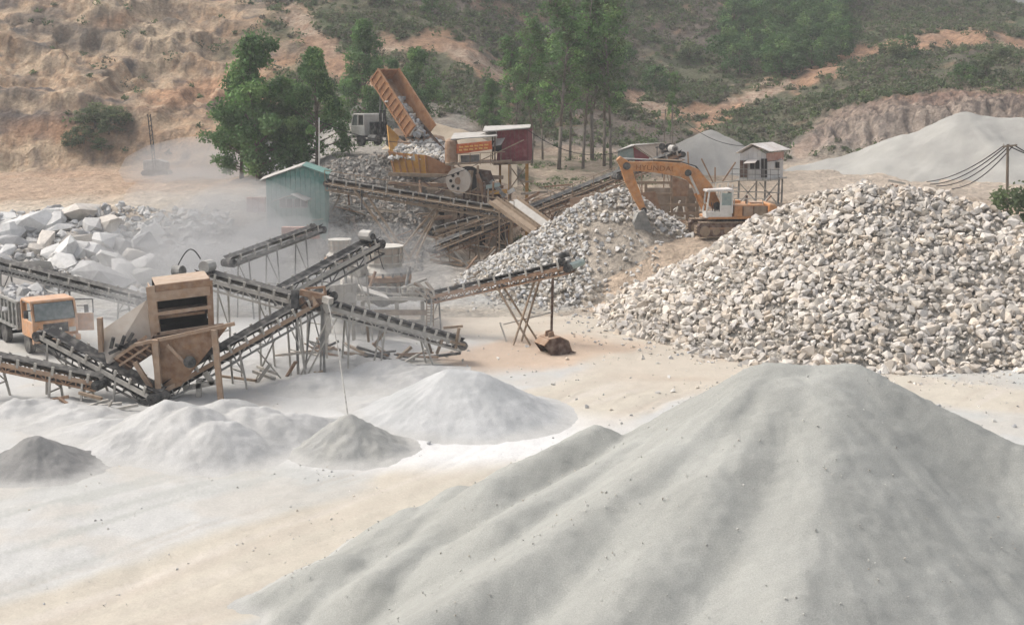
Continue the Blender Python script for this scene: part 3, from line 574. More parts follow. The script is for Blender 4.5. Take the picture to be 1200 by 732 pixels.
# ================================================================== machines
def share(o, parent, loc=(0, 0, 0), rot=None):
    c = o.copy(); C.objects.link(c); c.parent = parent; c.location = loc
    if rot: c.rotation_euler = rot
    return c
def conveyor(label, a, b, w=.9, rail='steel_dusty', belt='rubber', step=1.0, lattice=0.0, legs=(), drum=True, motor=None, legmat=None, rail_h=.2, idler='steel_dusty', guard=None, stringer2=None, legw=.09, splay=.25):
    a, b = Vector(a), Vector(b); d = (b - a).normalized(); sd = d.cross(Vector((0, 0, 1))).normalized(); up = sd.cross(d); L = (b - a).length
    base = Vector(((a.x + b.x) / 2, (a.y + b.y) / 2, h((a.x + b.x) / 2, (a.y + b.y) / 2)))
    t = thing('belt_conveyor', label, 'conveyor', base, world=True, group='belt conveyors')
    legmat = legmat or rail
    # trough belt: three strips with sag between idlers
    mb = MB(); n = max(4, int(L / step) * 2)
    for k in range(n):
        p = a + d * (L * k / n); q = a + d * (L * (k + 1) / n); c0 = up * (.17 - .02 * (k % 2)); c1 = up * (.17 - .02 * ((k + 1) % 2))
        i0, o0, i1, o1 = sd * w * .2, sd * w * .47 + up * .17, sd * w * .2, sd * w * .47 + up * .17
        o0m, o1m = -sd * w * .47 + up * .17, -sd * w * .47 + up * .17
        for A0, B0, A1, B1 in ((o0m, -i0, o1m, -i1), (-i0, i0, -i1, i1), (i0, o0, i1, o1)):
            mb.panel([p + c0 + A0, p + c0 + B0, q + c1 + B1, q + c1 + A1], .02)
    mb.build('belt', belt, t)
    mb = MB(); mb.panel([a - up * .30 - sd * w * .4, b - up * .26 - sd * w * .4, b - up * .26 + sd * w * .4, a - up * .30 + sd * w * .4], .02).build('return_belt', belt, t)
    for s in (-1, 1):
        mb = MB(); mb.beam(a + sd * s * w / 2, b + sd * s * w / 2, .07, rail_h, up)
        mb.build('side_rail', rail, t)
        if lattice:
            mb = MB(); mb.beam(a + sd * s * w / 2 - up * lattice, b + sd * s * w / 2 - up * lattice, .08, .09, up)
            m = max(3, int(L / (lattice * 1.6)))
            for k in range(m):
                p = a + d * (L * k / m) + sd * s * w / 2; q = a + d * (L * (k + 1) / m) + sd * s * w / 2
                mb.beam(p, p - up * lattice, .05, .05, d); mb.beam((p - up * lattice) if k % 2 else p, q if k % 2 else (q - up * lattice), .045, .045, up)
            mb.build('lattice', stringer2 or rail, t)
    # idlers: shared mesh
    mb = MB(); z = Vector((0, 0, 0))
    for s in (-1, 1):
        mb.beam(sd * s * w * .53, sd * s * w * .53 + up * .40, .06, .12, d)
        mb.tube(sd * s * w * .18 + up * .09, sd * s * w * .46 + up * .20, .05, n=6)
    mb.tube(-sd * w * .18 + up * .09, sd * w * .18 + up * .09, .05, n=6)
    first = None; n = max(2, int(L / step))
    for k in range(n):
        p = a + d * ((k + .5) * L / n) - base
        if first is None: first = mb.build('idler', idler, t, off=(0, 0, 0)); first.location = p
        else: share(first, t, p)
    if drum:
        for e, nm in ((a, 'tail_drum'), (b, 'head_drum')):
            mb = MB(); mb.tube(e - up * .06 - sd * w * .55, e - up * .06 + sd * w * .55, .24, n=14); mb.tube(e - up * .06 - sd * w * .66, e - up * .06 + sd * w * .66, .06, n=8); mb.build(nm, 'steel_dark', t)
    if motor:
        e = b if motor > 0 else a; dd = -d if motor > 0 else d
        mo = e + dd * .5 + up * .55
        mb = MB(); mb.tube(mo - sd * .35, mo + sd * .3, .25, n=12); mb.tube(mo + sd * .3, mo + sd * .42, .16, n=10); mb.box(mo - up * .27, (.5, .5, .08)); mb.build('motor', 'steel_dark', t)
        mb = MB(); mb.tube(mo - sd * .4 + up * .02, mo + sd * .32 + up * .02, .31, n=10); mb.build('motor_hood', 'roof_grey', t)
        mb = MB()
        for s in (-1, 1): mb.beam(e + dd * .3 + sd * s * w / 2, mo + sd * s * .3 - up * .3, .06); mb.beam(e + dd * .9 + sd * s * w / 2, mo + sd * s * .3 - up * .3 + dd * .3, .06)
        mb.build('motor_mount', 'rust', t)
    for lg in legs:
        s0 = lg[0]; lean = lg[1] if len(lg) > 1 else 0.0; lm = lg[2] if len(lg) > 2 else legmat
        top = a + d * L * s0 - up * .08; fx = []
        for s in (-1, 1):
            p = top + sd * s * w * .5; f = Vector((p.x + lean, p.y, 0)) + sd * s * splay; f.z = h(f.x, f.y) - .1
            mb = MB(); mb.beam(p, f, legw, legw, (0, 1, 0)); mb.build('leg', lm, t); fx.append((p, f))
        mb = MB(); mb.beam(fx[0][0].lerp(fx[0][1], .55), fx[1][0].lerp(fx[1][1], .55), .06); mb.beam(fx[0][0].lerp(fx[0][1], .1), fx[1][0].lerp(fx[1][1], .55), .05); mb.build('cross_brace', lm, t)
    return t, a, b, d, sd, up
def bar(t, a, b, w, m, name='brace', h_=None): return MB().beam(a, b, w, h_ or w).build(name, m, t)

# ---- lower plant belts (left)
cA = conveyor('long rust edged belt rising right from under the brown hopper', P(176, 462, 56.2), P(384, 344, 62), 1.0, 'rust_light', 'rubber', .85, .5, ((.45, .2, 'steel_dusty'), (.78, .25, 'steel_dusty'), (.93, -.3, 'steel_grey')), stringer2='steel_grey')
t = cA[0]
for q0, q1 in (((300, 408), (345, 462)), ((322, 398), (292, 462)), ((352, 372), (360, 462)), ((385, 372), (345, 455)), ((300, 452), (345, 452)), ((330, 415), (372, 413)), ((282, 420), (285, 465)), ((395, 372), (360, 440))):
    a = P(*q0, 60.2); b = P(*q1, 60.6); bar(t, a, b, .07, 'steel_dusty')
cB = conveyor('dusty grey belt with hooded motor sloping down above the brown hopper', P(352, 354, 61.6), P(232, 322, 63.4), .9, 'steel_dusty', 'rubber_dusty', .75, .45, ((.35, .1), (.75, -.1)), motor=1)
t = cB[0]; mb = MB()
for k in range(9):
    s = k / 8; mb.beam(P(208 + 24 * s, 312 - 20 * math.sin(s * 2.4), 63.6), P(208 + 24 * (s + .125), 312 - 20 * math.sin((s + .125) * 2.4), 63.6), .05)
mb.build('drive_belt', 'rubber', t)
mb = MB(); mb.tube(P(206, 318, 63.4), P(214, 318, 63.2), .30, n=12); mb.tube(P(206, 318, 63.4), P(214, 318, 63.2), .36, .2, n=12); mb.build('gearbox', 'steel_grey', t)
cC = conveyor('dark blue belt with black motor climbing to the cone crusher', P(327, 346, 63), P(440, 284, 69), .95, 'steel_dusty', 'rubber', .95, .6, ((.35, 0.), (.8, .2)), motor=1, stringer2='steel_dark')
cD = conveyor('pale dusty belt sloping down right in front of the cone crusher', P(373, 356, 62), P(540, 402, 64.5), .9, 'steel_dusty', 'rubber', .62, .35, ((.2, -.2), (.45, -.4), (.72, .4)), idler='steel_dusty')
t = cD[0]
for k, (q0, q1) in enumerate((((520, 384), (542, 382)), ((528, 400), (545, 404)), ((500, 396), (505, 412)), ((518, 398), (512, 414)), ((538, 384), (533, 410)), ((455, 385), (440, 402)), ((430, 378), (432, 400)))):
    bar(t, P(*q0, 63.6), P(*q1, 64), .12, 'steel_tan', 'frame_post')
cE = conveyor('thin hazy belt rising to the right below the green shed', P(268, 307, 76), P(374, 268, 84), .8, 'steel_grey', 'rubber_dusty', 1.2, 0, ((.15,), (.45,), (.78,)), legw=.08)
bar(cE[0], P(364, 262, 83.5), P(370, 276, 83.5), .16, 'steel_dark', 'head_plate'); MB().panel([P(365, 259, 83), P(379, 257, 83), P(379, 257, 84.2), P(365, 259, 84.2)], .06).build('head_cover', 'roof_grey', cE[0])
cF = conveyor('black belt dropping right from the orange truck to the hopper foot', P(186, 464, 55.6), P(52, 391, 58.5), .95, 'steel_dusty', 'rubber', .8, .45, ((.3, 0.), (.62, .4), (.9, 0.)), stringer2='steel_dark')
cG = conveyor('thin brown belt entering low from the left edge', P(118, 448, 56), P(-45, 414, 57), .8, 'rust_light', 'rubber_dusty', .75, .3, ((.1, 0., 'steel_dusty'), (.33, 0., 'steel_dusty'), (.75, .2, 'steel_dusty')), stringer2='rust')
cH = conveyor('hazy grey belt crossing behind the orange truck', P(-60, 296, 80), P(168, 352, 76), .9, 'steel_grey', 'rubber_dusty', 1.3, .35, ((.3,), (.6,), (.9,)))
cI = conveyor('rusty orange stacker belt on thin legs over the yard', P(505, 348, 72), P(668, 312, 68.5), .85, 'rust', 'rubber', .9, .35, ((.03, .0, 'steel_grey'),), motor=None, stringer2='rust')
t, a, b, d, sd, up = cI
for q0, q1, wd, m in (((588, 333), (631, 398), .09, 'steel_tan'), ((634, 322), (611, 400), .09, 'steel_tan'), ((648, 318), (646, 393), .13, 'rust_dark'), ((590, 380), (646, 366), .07, 'steel_dusty'), ((586, 378), (595, 405), .07, 'steel_dusty')):
    p0 = P(*q0, 70); p1 = P(*q1, 69.4); p1.z = min(p1.z, h(p1.x, p1.y) + .1) if q1[1] > 390 else p1.z; bar(t, p0, p1, wd, m, 'leg' if q1[1] > 385 else 'brace')
    if m == 'steel_tan': bar(t, p0 + sd * .7, p1 + sd * 1.1, wd, m, 'leg')
mb = MB(); mb.tube(P(664, 314, 68.3), P(684, 306, 68.6), .20, n=12); mb.build('chute_drum', 'teal', t)
mb = MB(); mb.tube(P(655, 300, 68.5), P(667, 297, 68.5), .16, n=10); mb.box(P(658, 306, 68.5), (.4, .4, .3)); mb.beam(P(672, 303, 68.5), P(676, 296, 68.5), .12); mb.build('motor', 'steel_dark', t)
mb = MB()
for q0, q1 in (((490, 332), (508, 348)), ((499, 330), (512, 346)), ((487, 340), (503, 350)), ((556, 322), (563, 317)), ((548, 327), (557, 324)), ((528, 340), (536, 332))): mb.beam(P(*q0, 71.8), P(*q1, 71.5), .22, .1)
mb.build('feed_boards', 'wood', t)
# ---- primary plant belts (middle)
cJ = conveyor('long horizontal belt crossing below the tipping hopper', P(384, 214, 99), P(604, 250, 97), .9, 'steel_tan', 'rubber_dusty', 1.05, .55, ((.98, 0.),))
t = cJ[0]
for q0, q1 in (((415, 222), (475, 305)), ((428, 226), (480, 303)), ((516, 240), (478, 305)), ((510, 244), (470, 292)), ((516, 240), (488, 300))): bar(t, P(*q0, 98), P(*q1, 96.5), .14, 'steel_tan', 'leg')
mb = MB(); mb.tube(P(424, 222, 97.6), P(424, 246, 97.6), .05, n=6); mb.build('cable', 'steel_dark', t)
cK = conveyor('long tan belt climbing from the jaw crusher to the screening frame', P(506, 292, 101), P(738, 200, 111), 1.2, 'steel_tan', 'rubber_dusty', 1.0, .65, ((.06,), (.2,), (.33,), (.55,), (.8,)), stringer2='rust', idler='steel_tan')
cL = conveyor('short brown belt ending high above the excavator boom', P(722, 206, 104), P(797, 180, 106), 1.0, 'rust', 'rubber_dusty', .9, .5, ((.35,), (.8,)), motor=1)
cM = conveyor('narrow lower belt returning under the maroon hut', P(505, 272, 104), P(582, 252, 103), .8, 'steel_tan', 'rubber_dusty', .9, .4, ((.2,), (.7,)))
for cc, hgt, m in ((cJ, 1.0, 'steel_tan'), (cK, 1.0, 'steel_tan'), (cC, .0, None)):
    if not m: continue
    t, a, b, d, sd, up = cc; sgn = 1 if sd.y < 0 else -1; o_ = sd * sgn * .75
    MB().beam(a + o_ + Vector((0, 0, hgt)), b + o_ + Vector((0, 0, hgt)), .06).build('handrail', m, t)
    n_ = int((b - a).length / 2.2)
    for k in range(n_ + 1): q = a.lerp(b, k / n_) + o_; MB().beam(q - Vector((0, 0, .1)), q + Vector((0, 0, hgt)), .055).build('rail_post', m, t)
    MB().panel([a + o_ * .75, b + o_ * .75, b + o_ * 1.15, a + o_ * 1.15], .05).build('walkway', 'steel_tan', t)
# sloping chutes
t = thing('discharge_chute', 'pale smooth twin chute sloping down right to the rubble heap', 'chute', gnd(620, 300), world=True)
for dx, w_, m in ((0, .9, 'canvas'), (-19, .55, 'steel_tan')):
    a, b = P(592 + dx, 238, 97), P(640 + dx, 273, 94); s_ = Vector((w_, .2, .25))
    MB().panel([a, b, b + s_, a + s_], .06).build('chute_floor', m, t)
    for e in (Vector((0, 0, 0)), s_): MB().beam(a + e + Vector((0, 0, .12)), b + e + Vector((0, 0, .12)), .07, .3).build('chute_wall', 'steel_tan', t)
for px, py in ((600, 250), (628, 270), (585, 245)): bar(t, P(px, py, 96), Vector((P(px, py, 96).x, 96, -.1)), .12, 'steel_tan', 'leg')

# ---- brown screen box and hopper
t = thing('screen_hopper', 'rust brown screen box above a funnel hopper on posts', 'hopper', gnd(215, 465), world=True)
Yf = 57.0
def quadbox(p4, depth, mbx):   # front quad (bl,br,tr,tl) pushed back
    dv = Vector((-.55, depth, .0)); return mbx.hexa([p4[0], p4[1], p4[1] + dv, p4[0] + dv, p4[3], p4[2], p4[2] + dv, p4[3] + dv])
def strip(x0, y0, x1, y1, x2, y2, x3, y3, m, nm, th=.12, dy=0): MB().panel([P(x0, y0, Yf + dy), P(x1, y1, Yf + dy), P(x2, y2, Yf + dy), P(x3, y3, Yf + dy)][::-1], th).build(nm, m, t)
strip(181, 334, 246, 326, 246, 335, 182, 342, 'rust', 'top_board'); strip(181, 342, 247, 335, 247, 345, 182, 353, 'rust_light', 'top_board', .16, -.03)
strip(183, 366, 248, 357, 248, 361, 183, 370, 'rust_light', 'cross_bar', .12, -.05); strip(184, 371, 240, 364, 240, 367, 184, 374, 'rust', 'cross_bar', .1, .3)
strip(185, 389, 262, 378, 262, 382, 185, 393, 'rust_light', 'cross_bar', .12, -.06)
strip(172, 336, 182, 334, 189, 391, 178, 393, 'rust_light', 'side_post', .16, -.02); strip(243, 330, 249, 328, 251, 380, 245, 381, 'rust', 'side_post', .14, -.01)
dv = Vector((-.8, 2.3, 0))
for nm, m, q in (('back_plate', 'dark_inside', [P(182, 336, Yf) + dv, P(247, 328, Yf) + dv, P(250, 405, Yf) + dv, P(186, 415, Yf) + dv]),  # near-black plate and lower deck stand in for shade inside the box
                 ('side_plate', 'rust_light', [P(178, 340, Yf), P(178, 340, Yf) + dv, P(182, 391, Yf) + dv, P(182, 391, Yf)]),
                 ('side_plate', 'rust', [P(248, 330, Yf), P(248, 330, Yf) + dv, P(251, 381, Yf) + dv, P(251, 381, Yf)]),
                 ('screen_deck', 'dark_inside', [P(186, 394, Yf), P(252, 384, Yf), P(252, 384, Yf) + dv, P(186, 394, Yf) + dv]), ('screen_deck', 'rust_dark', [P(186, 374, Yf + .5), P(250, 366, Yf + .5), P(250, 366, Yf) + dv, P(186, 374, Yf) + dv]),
                 ('roof_plate', 'rust_light', [P(182, 335, Yf), P(246, 327, Yf), P(246, 327, Yf) + dv, P(182, 335, Yf) + dv])):
    MB().panel(q, .05).build(nm, m, t)
# dusty left wing, funnel
wl = [P(118, 388, 57.6), P(172, 352, 57.4), P(178, 398, 57.2), P(126, 428, 57)]
MB().panel(wl[::-1], .06).build('wing_plate', 'dusty_plate', t)
bar(t, P(117, 372, 57.2), P(119, 412, 57.2), .3, 'rust_light', 'wing_post', .2)
rim = [P(136, 426, 56.2), P(268, 381, 56.2), P(262, 372, 59.0), P(150, 402, 59.0)]; bot = [P(184, 462, 56.4), P(212, 452, 56.4), P(214, 446, 57.4), P(188, 455, 57.4)]
mid = [P(176, 400, 56.2), P(266, 384, 56.2), P(256, 380, 58.8), P(178, 392, 58.8)]
for i in range(4):
    j = (i + 1) % 4; MB().panel([mid[i], mid[j], bot[j], bot[i]], .05).build('funnel_plate', 'rust' if i in (0, 1) else 'rust_dark', t)
MB().beam(P(158, 404, 56.1), P(275, 379, 56.1), .14, .16).build('rim_beam', 'rust_light', t); MB().beam(P(172, 394, 56.3), P(135, 420, 56.3), .12, .14).build('rim_beam', 'rust_light', t)
for k in range(6):
    s = k / 5; MB().beam(P(168 - 32 * s, 398 + 22 * s, 56.4), P(184 - 30 * s, 408 + 22 * s, 56.4), .14, .06).build('slat', 'rust', t)
MB().beam(P(176, 404, 56.2), P(140, 428, 56.2), .1, .1).build('slat_rail', 'rust_light', t); MB().panel([P(166, 398, 56.5), P(186, 410, 56.5), P(150, 434, 56.5), P(132, 420, 56.5)], .03).build('slat_back', 'rust_dark', t)
for q0, q1, w_ in (((182, 398), (187, 466), .26), ((158, 424), (182, 462), .2), ((251, 386), (259, 470), .24), ((196, 404), (224, 432), .12)):
    p1 = P(*q1, 56.0); bar(t, P(*q0, 56.0), p1, w_, 'rust_light', 'post')
for q0, q1 in (((215, 455), (256, 447)), ((233, 445), (233, 468)), ((240, 436), (250, 450))): bar(t, P(*q0, 57), P(*q1, 57), .22, 'steel_dusty', 'brace')
MB().tube(P(222, 424, 55.9), P(223, 424, 56.3), .27, n=14).build('port_cover', 'steel_dark', t)
mb = MB()
for q0, q1 in (((130, 408), (133, 395)), ((140, 410), (146, 393)), ((150, 400), (156, 390)), ((128, 414), (160, 398)), ((135, 404), (152, 408))): mb.beam(P(*q0, 56.6), P(*q1, 56.6), .14)
mb.build('linkage', 'steel_dark', t)

# ---- cone crusher group
def cone_crusher(label, px, py, Y, sc, hood):
    b = P(px, py, Y); t = thing('cone_crusher', label, 'crusher', b)
    L = lambda pr: [(r_ * sc, z_ * sc) for r_, z_ in pr]
    MB().lathe(L([(1.0, 0), (1.0, .5), (.85, .6), (.85, .9)]), n=18).build('base_frame', 'steel_dusty', t)
    MB().lathe(L([(1.05, .9), (1.14, .95), (1.14, 1.15), (1.05, 1.2)]), n=18).build('adjust_ring', 'rust', t)
    for k in range(14):
        a = 2 * math.pi * k / 14; c = Vector((math.cos(a), math.sin(a), 0)) * 1.02 * sc
        MB().tube(c + Vector((0, 0, .35 * sc)), c + Vector((0, 0, 1.0 * sc)), .09 * sc, n=6).build('spring', 'steel_tan', t)
    MB().lathe(L([(1.0, 1.15), (.95, 1.3), (.75, 1.5), (.72, 1.62)]), n=18).build('bowl', 'steel_dusty', t)
    MB().lathe(L([(.70, 1.62), (.72, 1.95), (.76, 2.35), (.70, 2.35), (.64, 1.7)]), n=18).build('feed_cone', hood, t)
    for z_, r_ in ((1.64, .80), (2.0, .80), (2.34, .82)): MB().lathe(L([(r_ - .1, z_), (r_, z_), (r_, z_ + .06), (r_ - .1, z_ + .06)]), n=18).build('flange', 'steel_dusty', t)
    for k in range(12):
        a = 2 * math.pi * k / 12; c = Vector((math.cos(a), math.sin(a), 0)) * .77 * sc; MB().beam(c + Vector((0, 0, 1.64 * sc)), c + Vector((0, 0, 2.36 * sc)), .06, .06).build('stiffener', 'steel_dusty', t)
    for k in range(16):
        a = 2 * math.pi * k / 16; c = Vector((math.cos(a), math.sin(a), 0)) * 1.08 * sc; MB().tube(c + Vector((0, 0, 1.15 * sc)), c + Vector((0, 0, 1.32 * sc)), .05 * sc, n=6).build('bolt', 'steel_grey', t)
    MB().tube((0, -.9 * sc, .4 * sc), (0, -1.5 * sc, .4 * sc), .22 * sc, n=10).build('drive_shaft', 'steel_grey', t)
    MB().tube((0, -1.35 * sc, .4 * sc), (0, -1.5 * sc, .4 * sc), .45 * sc, n=16).build('pulley', 'steel_grey', t)
    return t
cone_crusher('squat grey cone crusher with reddish feed bowl behind the pale belt', 452, 352, 74, 1.35, 'dusty_plate')
cone_crusher('cone crusher with faded red feed bowl left of the dark motor', 399, 320, 80, .9, 'dusty_plate')
t = thing('crusher_deck', 'dusty pale steel platform carrying the cone crusher', 'platform', gnd(440, 380), world=True)
q = [P(375, 352, 71.5), P(500, 352, 71.5), P(500, 345, 77), P(375, 345, 77)]
MB().panel(q, .18).build('deck_plate', 'steel_dusty', t)
for px in (385, 425, 465, 495):
    bar(t, P(px, 353, 72), Vector((P(px, 353, 72).x, 72, -.1)), .22, 'steel_dusty', 'post'); bar(t, P(px, 353, 76), Vector((P(px, 353, 76).x, 76, -.1)), .22, 'steel_dusty', 'post')
MB().beam(P(375, 366, 71.8), P(500, 366, 71.8), .14, .3).build('cross_beam', 'steel_tan', t)
for k in range(9): MB().beam(P(378 + 15 * k, 351, 71.6), P(378 + 15 * k, 335, 71.6), .06).build('rail_post', 'steel_dusty', t)
for py in (336, 343): MB().beam(P(376, py, 71.6), P(500, py + 1, 71.6), .05).build('handrail', 'steel_dusty', t)
for k in range(8): MB().beam(P(500, 352 + 3.5 * k, 71.6), P(508, 352 + 3.5 * k, 71.6), .06).build('ladder_rung', 'steel_tan', t)
for px in (500, 508): MB().beam(P(px, 338, 71.6), P(px, 382, 71.6), .07).build('ladder_rail', 'steel_tan', t)
for x0, y0, x1, y1, m in ((470, 338, 500, 326, 'steel_dusty'), (430, 345, 440, 318, 'rust'), (474, 345, 480, 312, 'steel_grey'), (425, 340, 470, 346, 'canvas'), (485, 332, 512, 345, 'steel_tan'), (405, 350, 405, 318, 'steel_grey')): MB().tube(P(x0, y0, 71.9), P(x1, y1, 72.1), .09, n=8).build('pipe', m, t)
def electric_motor(label, px, py, Y, s, m='steel_dusty', rz=0):
    t = thing('electric_motor', label, 'motor', P(px, py, Y), rz)
    MB().tube((-.55 * s, 0, .4 * s), (.55 * s, 0, .4 * s), .38 * s, n=14).build('housing', m, t, smooth=False)
    for k in range(7): MB().tube((-.45 * s + .14 * k * s, 0, .4 * s), (-.42 * s + .14 * k * s, 0, .4 * s), .42 * s, n=14).build('cooling_fin', m, t)
    MB().tube((.55 * s, 0, .4 * s), (.75 * s, 0, .4 * s), .12 * s, n=8).build('shaft', 'steel_dark', t)
    MB().box((0, 0, .03 * s), (.8 * s, .7 * s, .08 * s)).build('foot', m, t); return t
electric_motor('large dusty motor left of the cone crusher', 415, 344, 72.6, 1.3, rz=.3)
electric_motor('round motor end standing behind the dark blue belt', 420, 326, 73, 1.0, rz=1.3)
electric_motor('dusty drive motor right of the cone crusher', 484, 351, 72.4, 1.0, rz=-.4)
t = thing('vibrating_screen', 'white dusted box screen left of the cone crusher', 'screen', P(385, 357, 68.5), world=True)
q = [P(378, 362, 68), P(418, 358, 68), P(418, 358, 70.5), P(378, 362, 70.5)]; up_ = Vector((0, 0, 1.25))
MB().hexa(q + [p + up_ for p in q]).build('screen_body', 'canvas', t, bevel=.04)
for px in (384, 394, 404, 413): MB().beam(P(px, 361, 67.9), P(px, 361, 67.9) + up_, .1, .06).build('rib', 'steel_dusty', t)
MB().tube(P(410, 349, 67.5), P(410, 349, 68), .32, n=16).build('flywheel', 'steel_dusty', t)
for px in (382, 414): bar(t, P(px, 361, 69), Vector((P(px, 361, 69).x, 69, 0)), .18, 'steel_dusty', 'leg')
MB().panel([P(420, 333, 70), P(452, 345, 70), P(456, 350, 69), P(424, 340, 69)], .06).build('discharge_lip', 'canvas', t)
t = thing('transfer_chute', 'rusty steel transfer chute where the belts cross', 'chute', gnd(362, 440), world=True)
for q0, q1, w_, m in (((346, 340), (346, 362), .35, 'steel_dark'), ((352, 342), (380, 348), .28, 'rust'), ((354, 358), (378, 352), .3, 'rust_dark'), ((380, 336), (382, 350), .12, 'rust'), ((358, 338), (381, 336), .1, 'rust'), ((352, 350), (360, 364), .25, 'rust'), ((366, 346), (372, 358), .35, 'rust_light'), ((376, 346), (386, 366), .25, 'steel_dusty')):
    bar(t, P(*q0, 61), P(*q1, 60.8), w_, m, 'plate')
for px in (347, 378): bar(t, P(px, 355, 61.5), Vector((P(px, 355, 61.5).x, 61.5, 0)), .12, 'steel_grey', 'leg')
# slanting sand pipe
t = thing('sand_pipe', 'thin pale pipe slanting down to the small sharp cone', 'pipe', gnd(400, 520), world=True)
mb = MB(); mb.path([P(384, 352, 60.4), P(397, 412, 55.0), P(408, 489, 48.5)], [.035, .03, .03], 7); mb.build('pipe_shaft', 'steel_grey', t)
bar(t, P(380, 350, 60.6), P(388, 353, 60.3), .3, 'steel_dusty', 'inlet_funnel')
# scrap under belts
def scrap(label, px, py, Y, n, spread, seed, m='steel_dark', L=1.6, name='scrap_heap'):
    r = np.random.default_rng(seed); b = P(px, py, Y); b.z = h(b.x, b.y); t = thing(name, label, 'scrap', b)
    for k in range(n):
        c = Vector((r.normal(0, spread), r.normal(0, spread * .5), .1 + abs(r.normal(0, .25)))); dv = Vector((r.normal(), r.normal() * .5, r.normal() * .35)).normalized() * L * (.3 + .4 * r.random())
        MB().beam(c - dv, c + dv, .06 + .12 * r.random(), .05 + .1 * r.random()).build('scrap_bar', (m, 'steel_tan', 'rust', 'steel_dusty')[r.integers(0, 4)], t)
scrap('dark tangle of scrap steel under the belt crossing', 378, 398, 66, 16, .7, 1)
scrap('scrap bars lying beneath the right end of the pale belt', 470, 392, 65, 14, .9, 2)
scrap('grey steel offcuts under the white belts left of the truck', 110, 462, 55, 8, .8, 3, 'steel_dusty', 1.2)
scrap('loose bars on the white dust under the trestle', 330, 458, 60, 7, 1.0, 4, 'steel_dusty')
scrap('brown timber and steel litter under the jaw crusher', 590, 275, 99, 26, 2.2, 5, 'rust', 2.6)
scrap('timber litter between the chute and the long belt', 560, 258, 101, 24, 2.4, 6, 'steel_tan', 2.6)
scrap('grey scrap beams beside the grove on the terrace', 660, 214, 114, 16, 1.8, 7, 'steel_grey', 2.2)
scrap('dark scrap next to the stilts of the maroon hut', 640, 218, 112, 16, 1.2, 8, 'steel_dark', 2.0)
scrap('pale sawn boards lying on the stone bank', 415, 212, 105, 14, 1.6, 9, 'wood', 2.6, 'board_heap')
scrap('rusty beams stacked below the orange banner', 555, 226, 106.8, 18, 1.6, 14, 'rust', 2.4)
scrap('old pipes and boards strewn right of the maroon hut stilts', 655, 226, 110, 26, 2.2, 15, 'steel_tan', 2.4)
scrap('grey steel litter at the edge of the terrace under the grove', 690, 204, 118, 18, 2.4, 16, 'steel_grey', 2.2)
scrap('timber props leaning under the tipping hopper', 490, 262, 104, 18, 2.0, 17, 'wood', 2.6)
scrap('grey wreckage behind the excavator boom', 800, 245, 97, 30, 1.8, 10, 'steel_dusty', 2.4)
scrap('scrap frame pieces below the white hut', 870, 246, 100, 24, 1.4, 12, 'steel_dusty', 2.0)
scrap('small dark twisted scrap on top of the white rock pile', 1052, 208, 78, 10, .35, 13, 'steel_dark', .8)
bpy.data.objects[[o.name for o in bpy.data.objects if o.get('label') == 'small dark twisted scrap on top of the white rock pile'][0]].location.z = float(frp(P(1052, 208, 77).x, 77.)) + .25

# ---- primary crusher, hopper, huts
t = thing('feed_hopper', 'open yellow orange steel hopper heaped with broken rock', 'hopper', gnd(500, 300), world=True)
HA, HB, HC, HD = P(455, 152, 115), P(462, 188, 110.5), P(532, 208, 109.5), P(520, 160, 115.5)
flo = [P(480, 196, 112.5), P(490, 208, 111), P(522, 212, 110.5), P(515, 200, 113)]
MB().panel([P(453, 147, 114.5), P(456, 176, 111), flo[0], P(478, 172, 114.5)], .1).build('wing_wall', 'hopper_yellow', t)
fw = [P(455, 178, 110.8), P(500, 182, 109.8), P(502, 203, 109.9), P(462, 206, 110.6)]
MB().panel(fw, .1).build('front_wall', 'hopper_yellow', t)
MB().panel([P(500, 182, 109.8), P(536, 199, 109.6), P(534, 206, 109.8), P(502, 204, 109.9)], .1).build('front_wall', 'bed_orange', t)
for s in np.linspace(0.04, .96, 6):
    a = fw[0].lerp(fw[1], s); b = fw[3].lerp(fw[2], s); MB().beam(a + Vector((0, -.08, 0)), b + Vector((0, -.08, 0)), .09, .12).build('rib', 'bed_orange', t)
MB().beam(fw[0] + Vector((0, -.1, .05)), P(537, 198, 109.5), .16, .14).build('rim_bar', 'bed_orange', t)
MB().panel([P(490, 138, 116), P(497, 150, 115.5), P(540, 196, 111), P(528, 186, 113)], .08).build('side_wall', 'rust_dark', t)
MB().panel([P(462, 150, 116), P(520, 160, 116), P(534, 200, 110), P(460, 186, 110.6)], .05).build('bin_floor', 'rust', t)
fh = lambda X, Y: np.interp(Y, [109.8, 113, 117], [zat(187, 109.8), zat(172, 113), zat(158, 117)]) - .02 * 0 + .25 * fbm(X * .8, Y * .8, 3) - np.clip((X - P(505, 180, 111).x), 0, 9) * .28
r = np.random.default_rng(21); n = 900; X = r.uniform(P(458, 180, 111).x, P(534, 200, 111).x, n); Y = r.uniform(110.1, 115.5, n); s = .10 + .24 * r.random(n) ** 2
off = np.array([X.mean(), 112., 7.]); root = thing('rock_load', 'broken grey rock heaped in the yellow hopper', 'rocks', off)
pos = np.stack([X, Y, fh(X, Y)], -1); big = np.argsort(-s)[:70]; rest = np.argsort(-s)[70:]
stone_mass('small_stones', pos[rest], s[rest], palette(r, len(rest), PALE), RV, r, root, off); stone_parts('stone', pos[big], s[big], PALE, RV, r, root, off)
t = thing('jaw_crusher', 'brown jaw crusher with big flywheel on concrete pillars', 'crusher', gnd(540, 290), world=True)
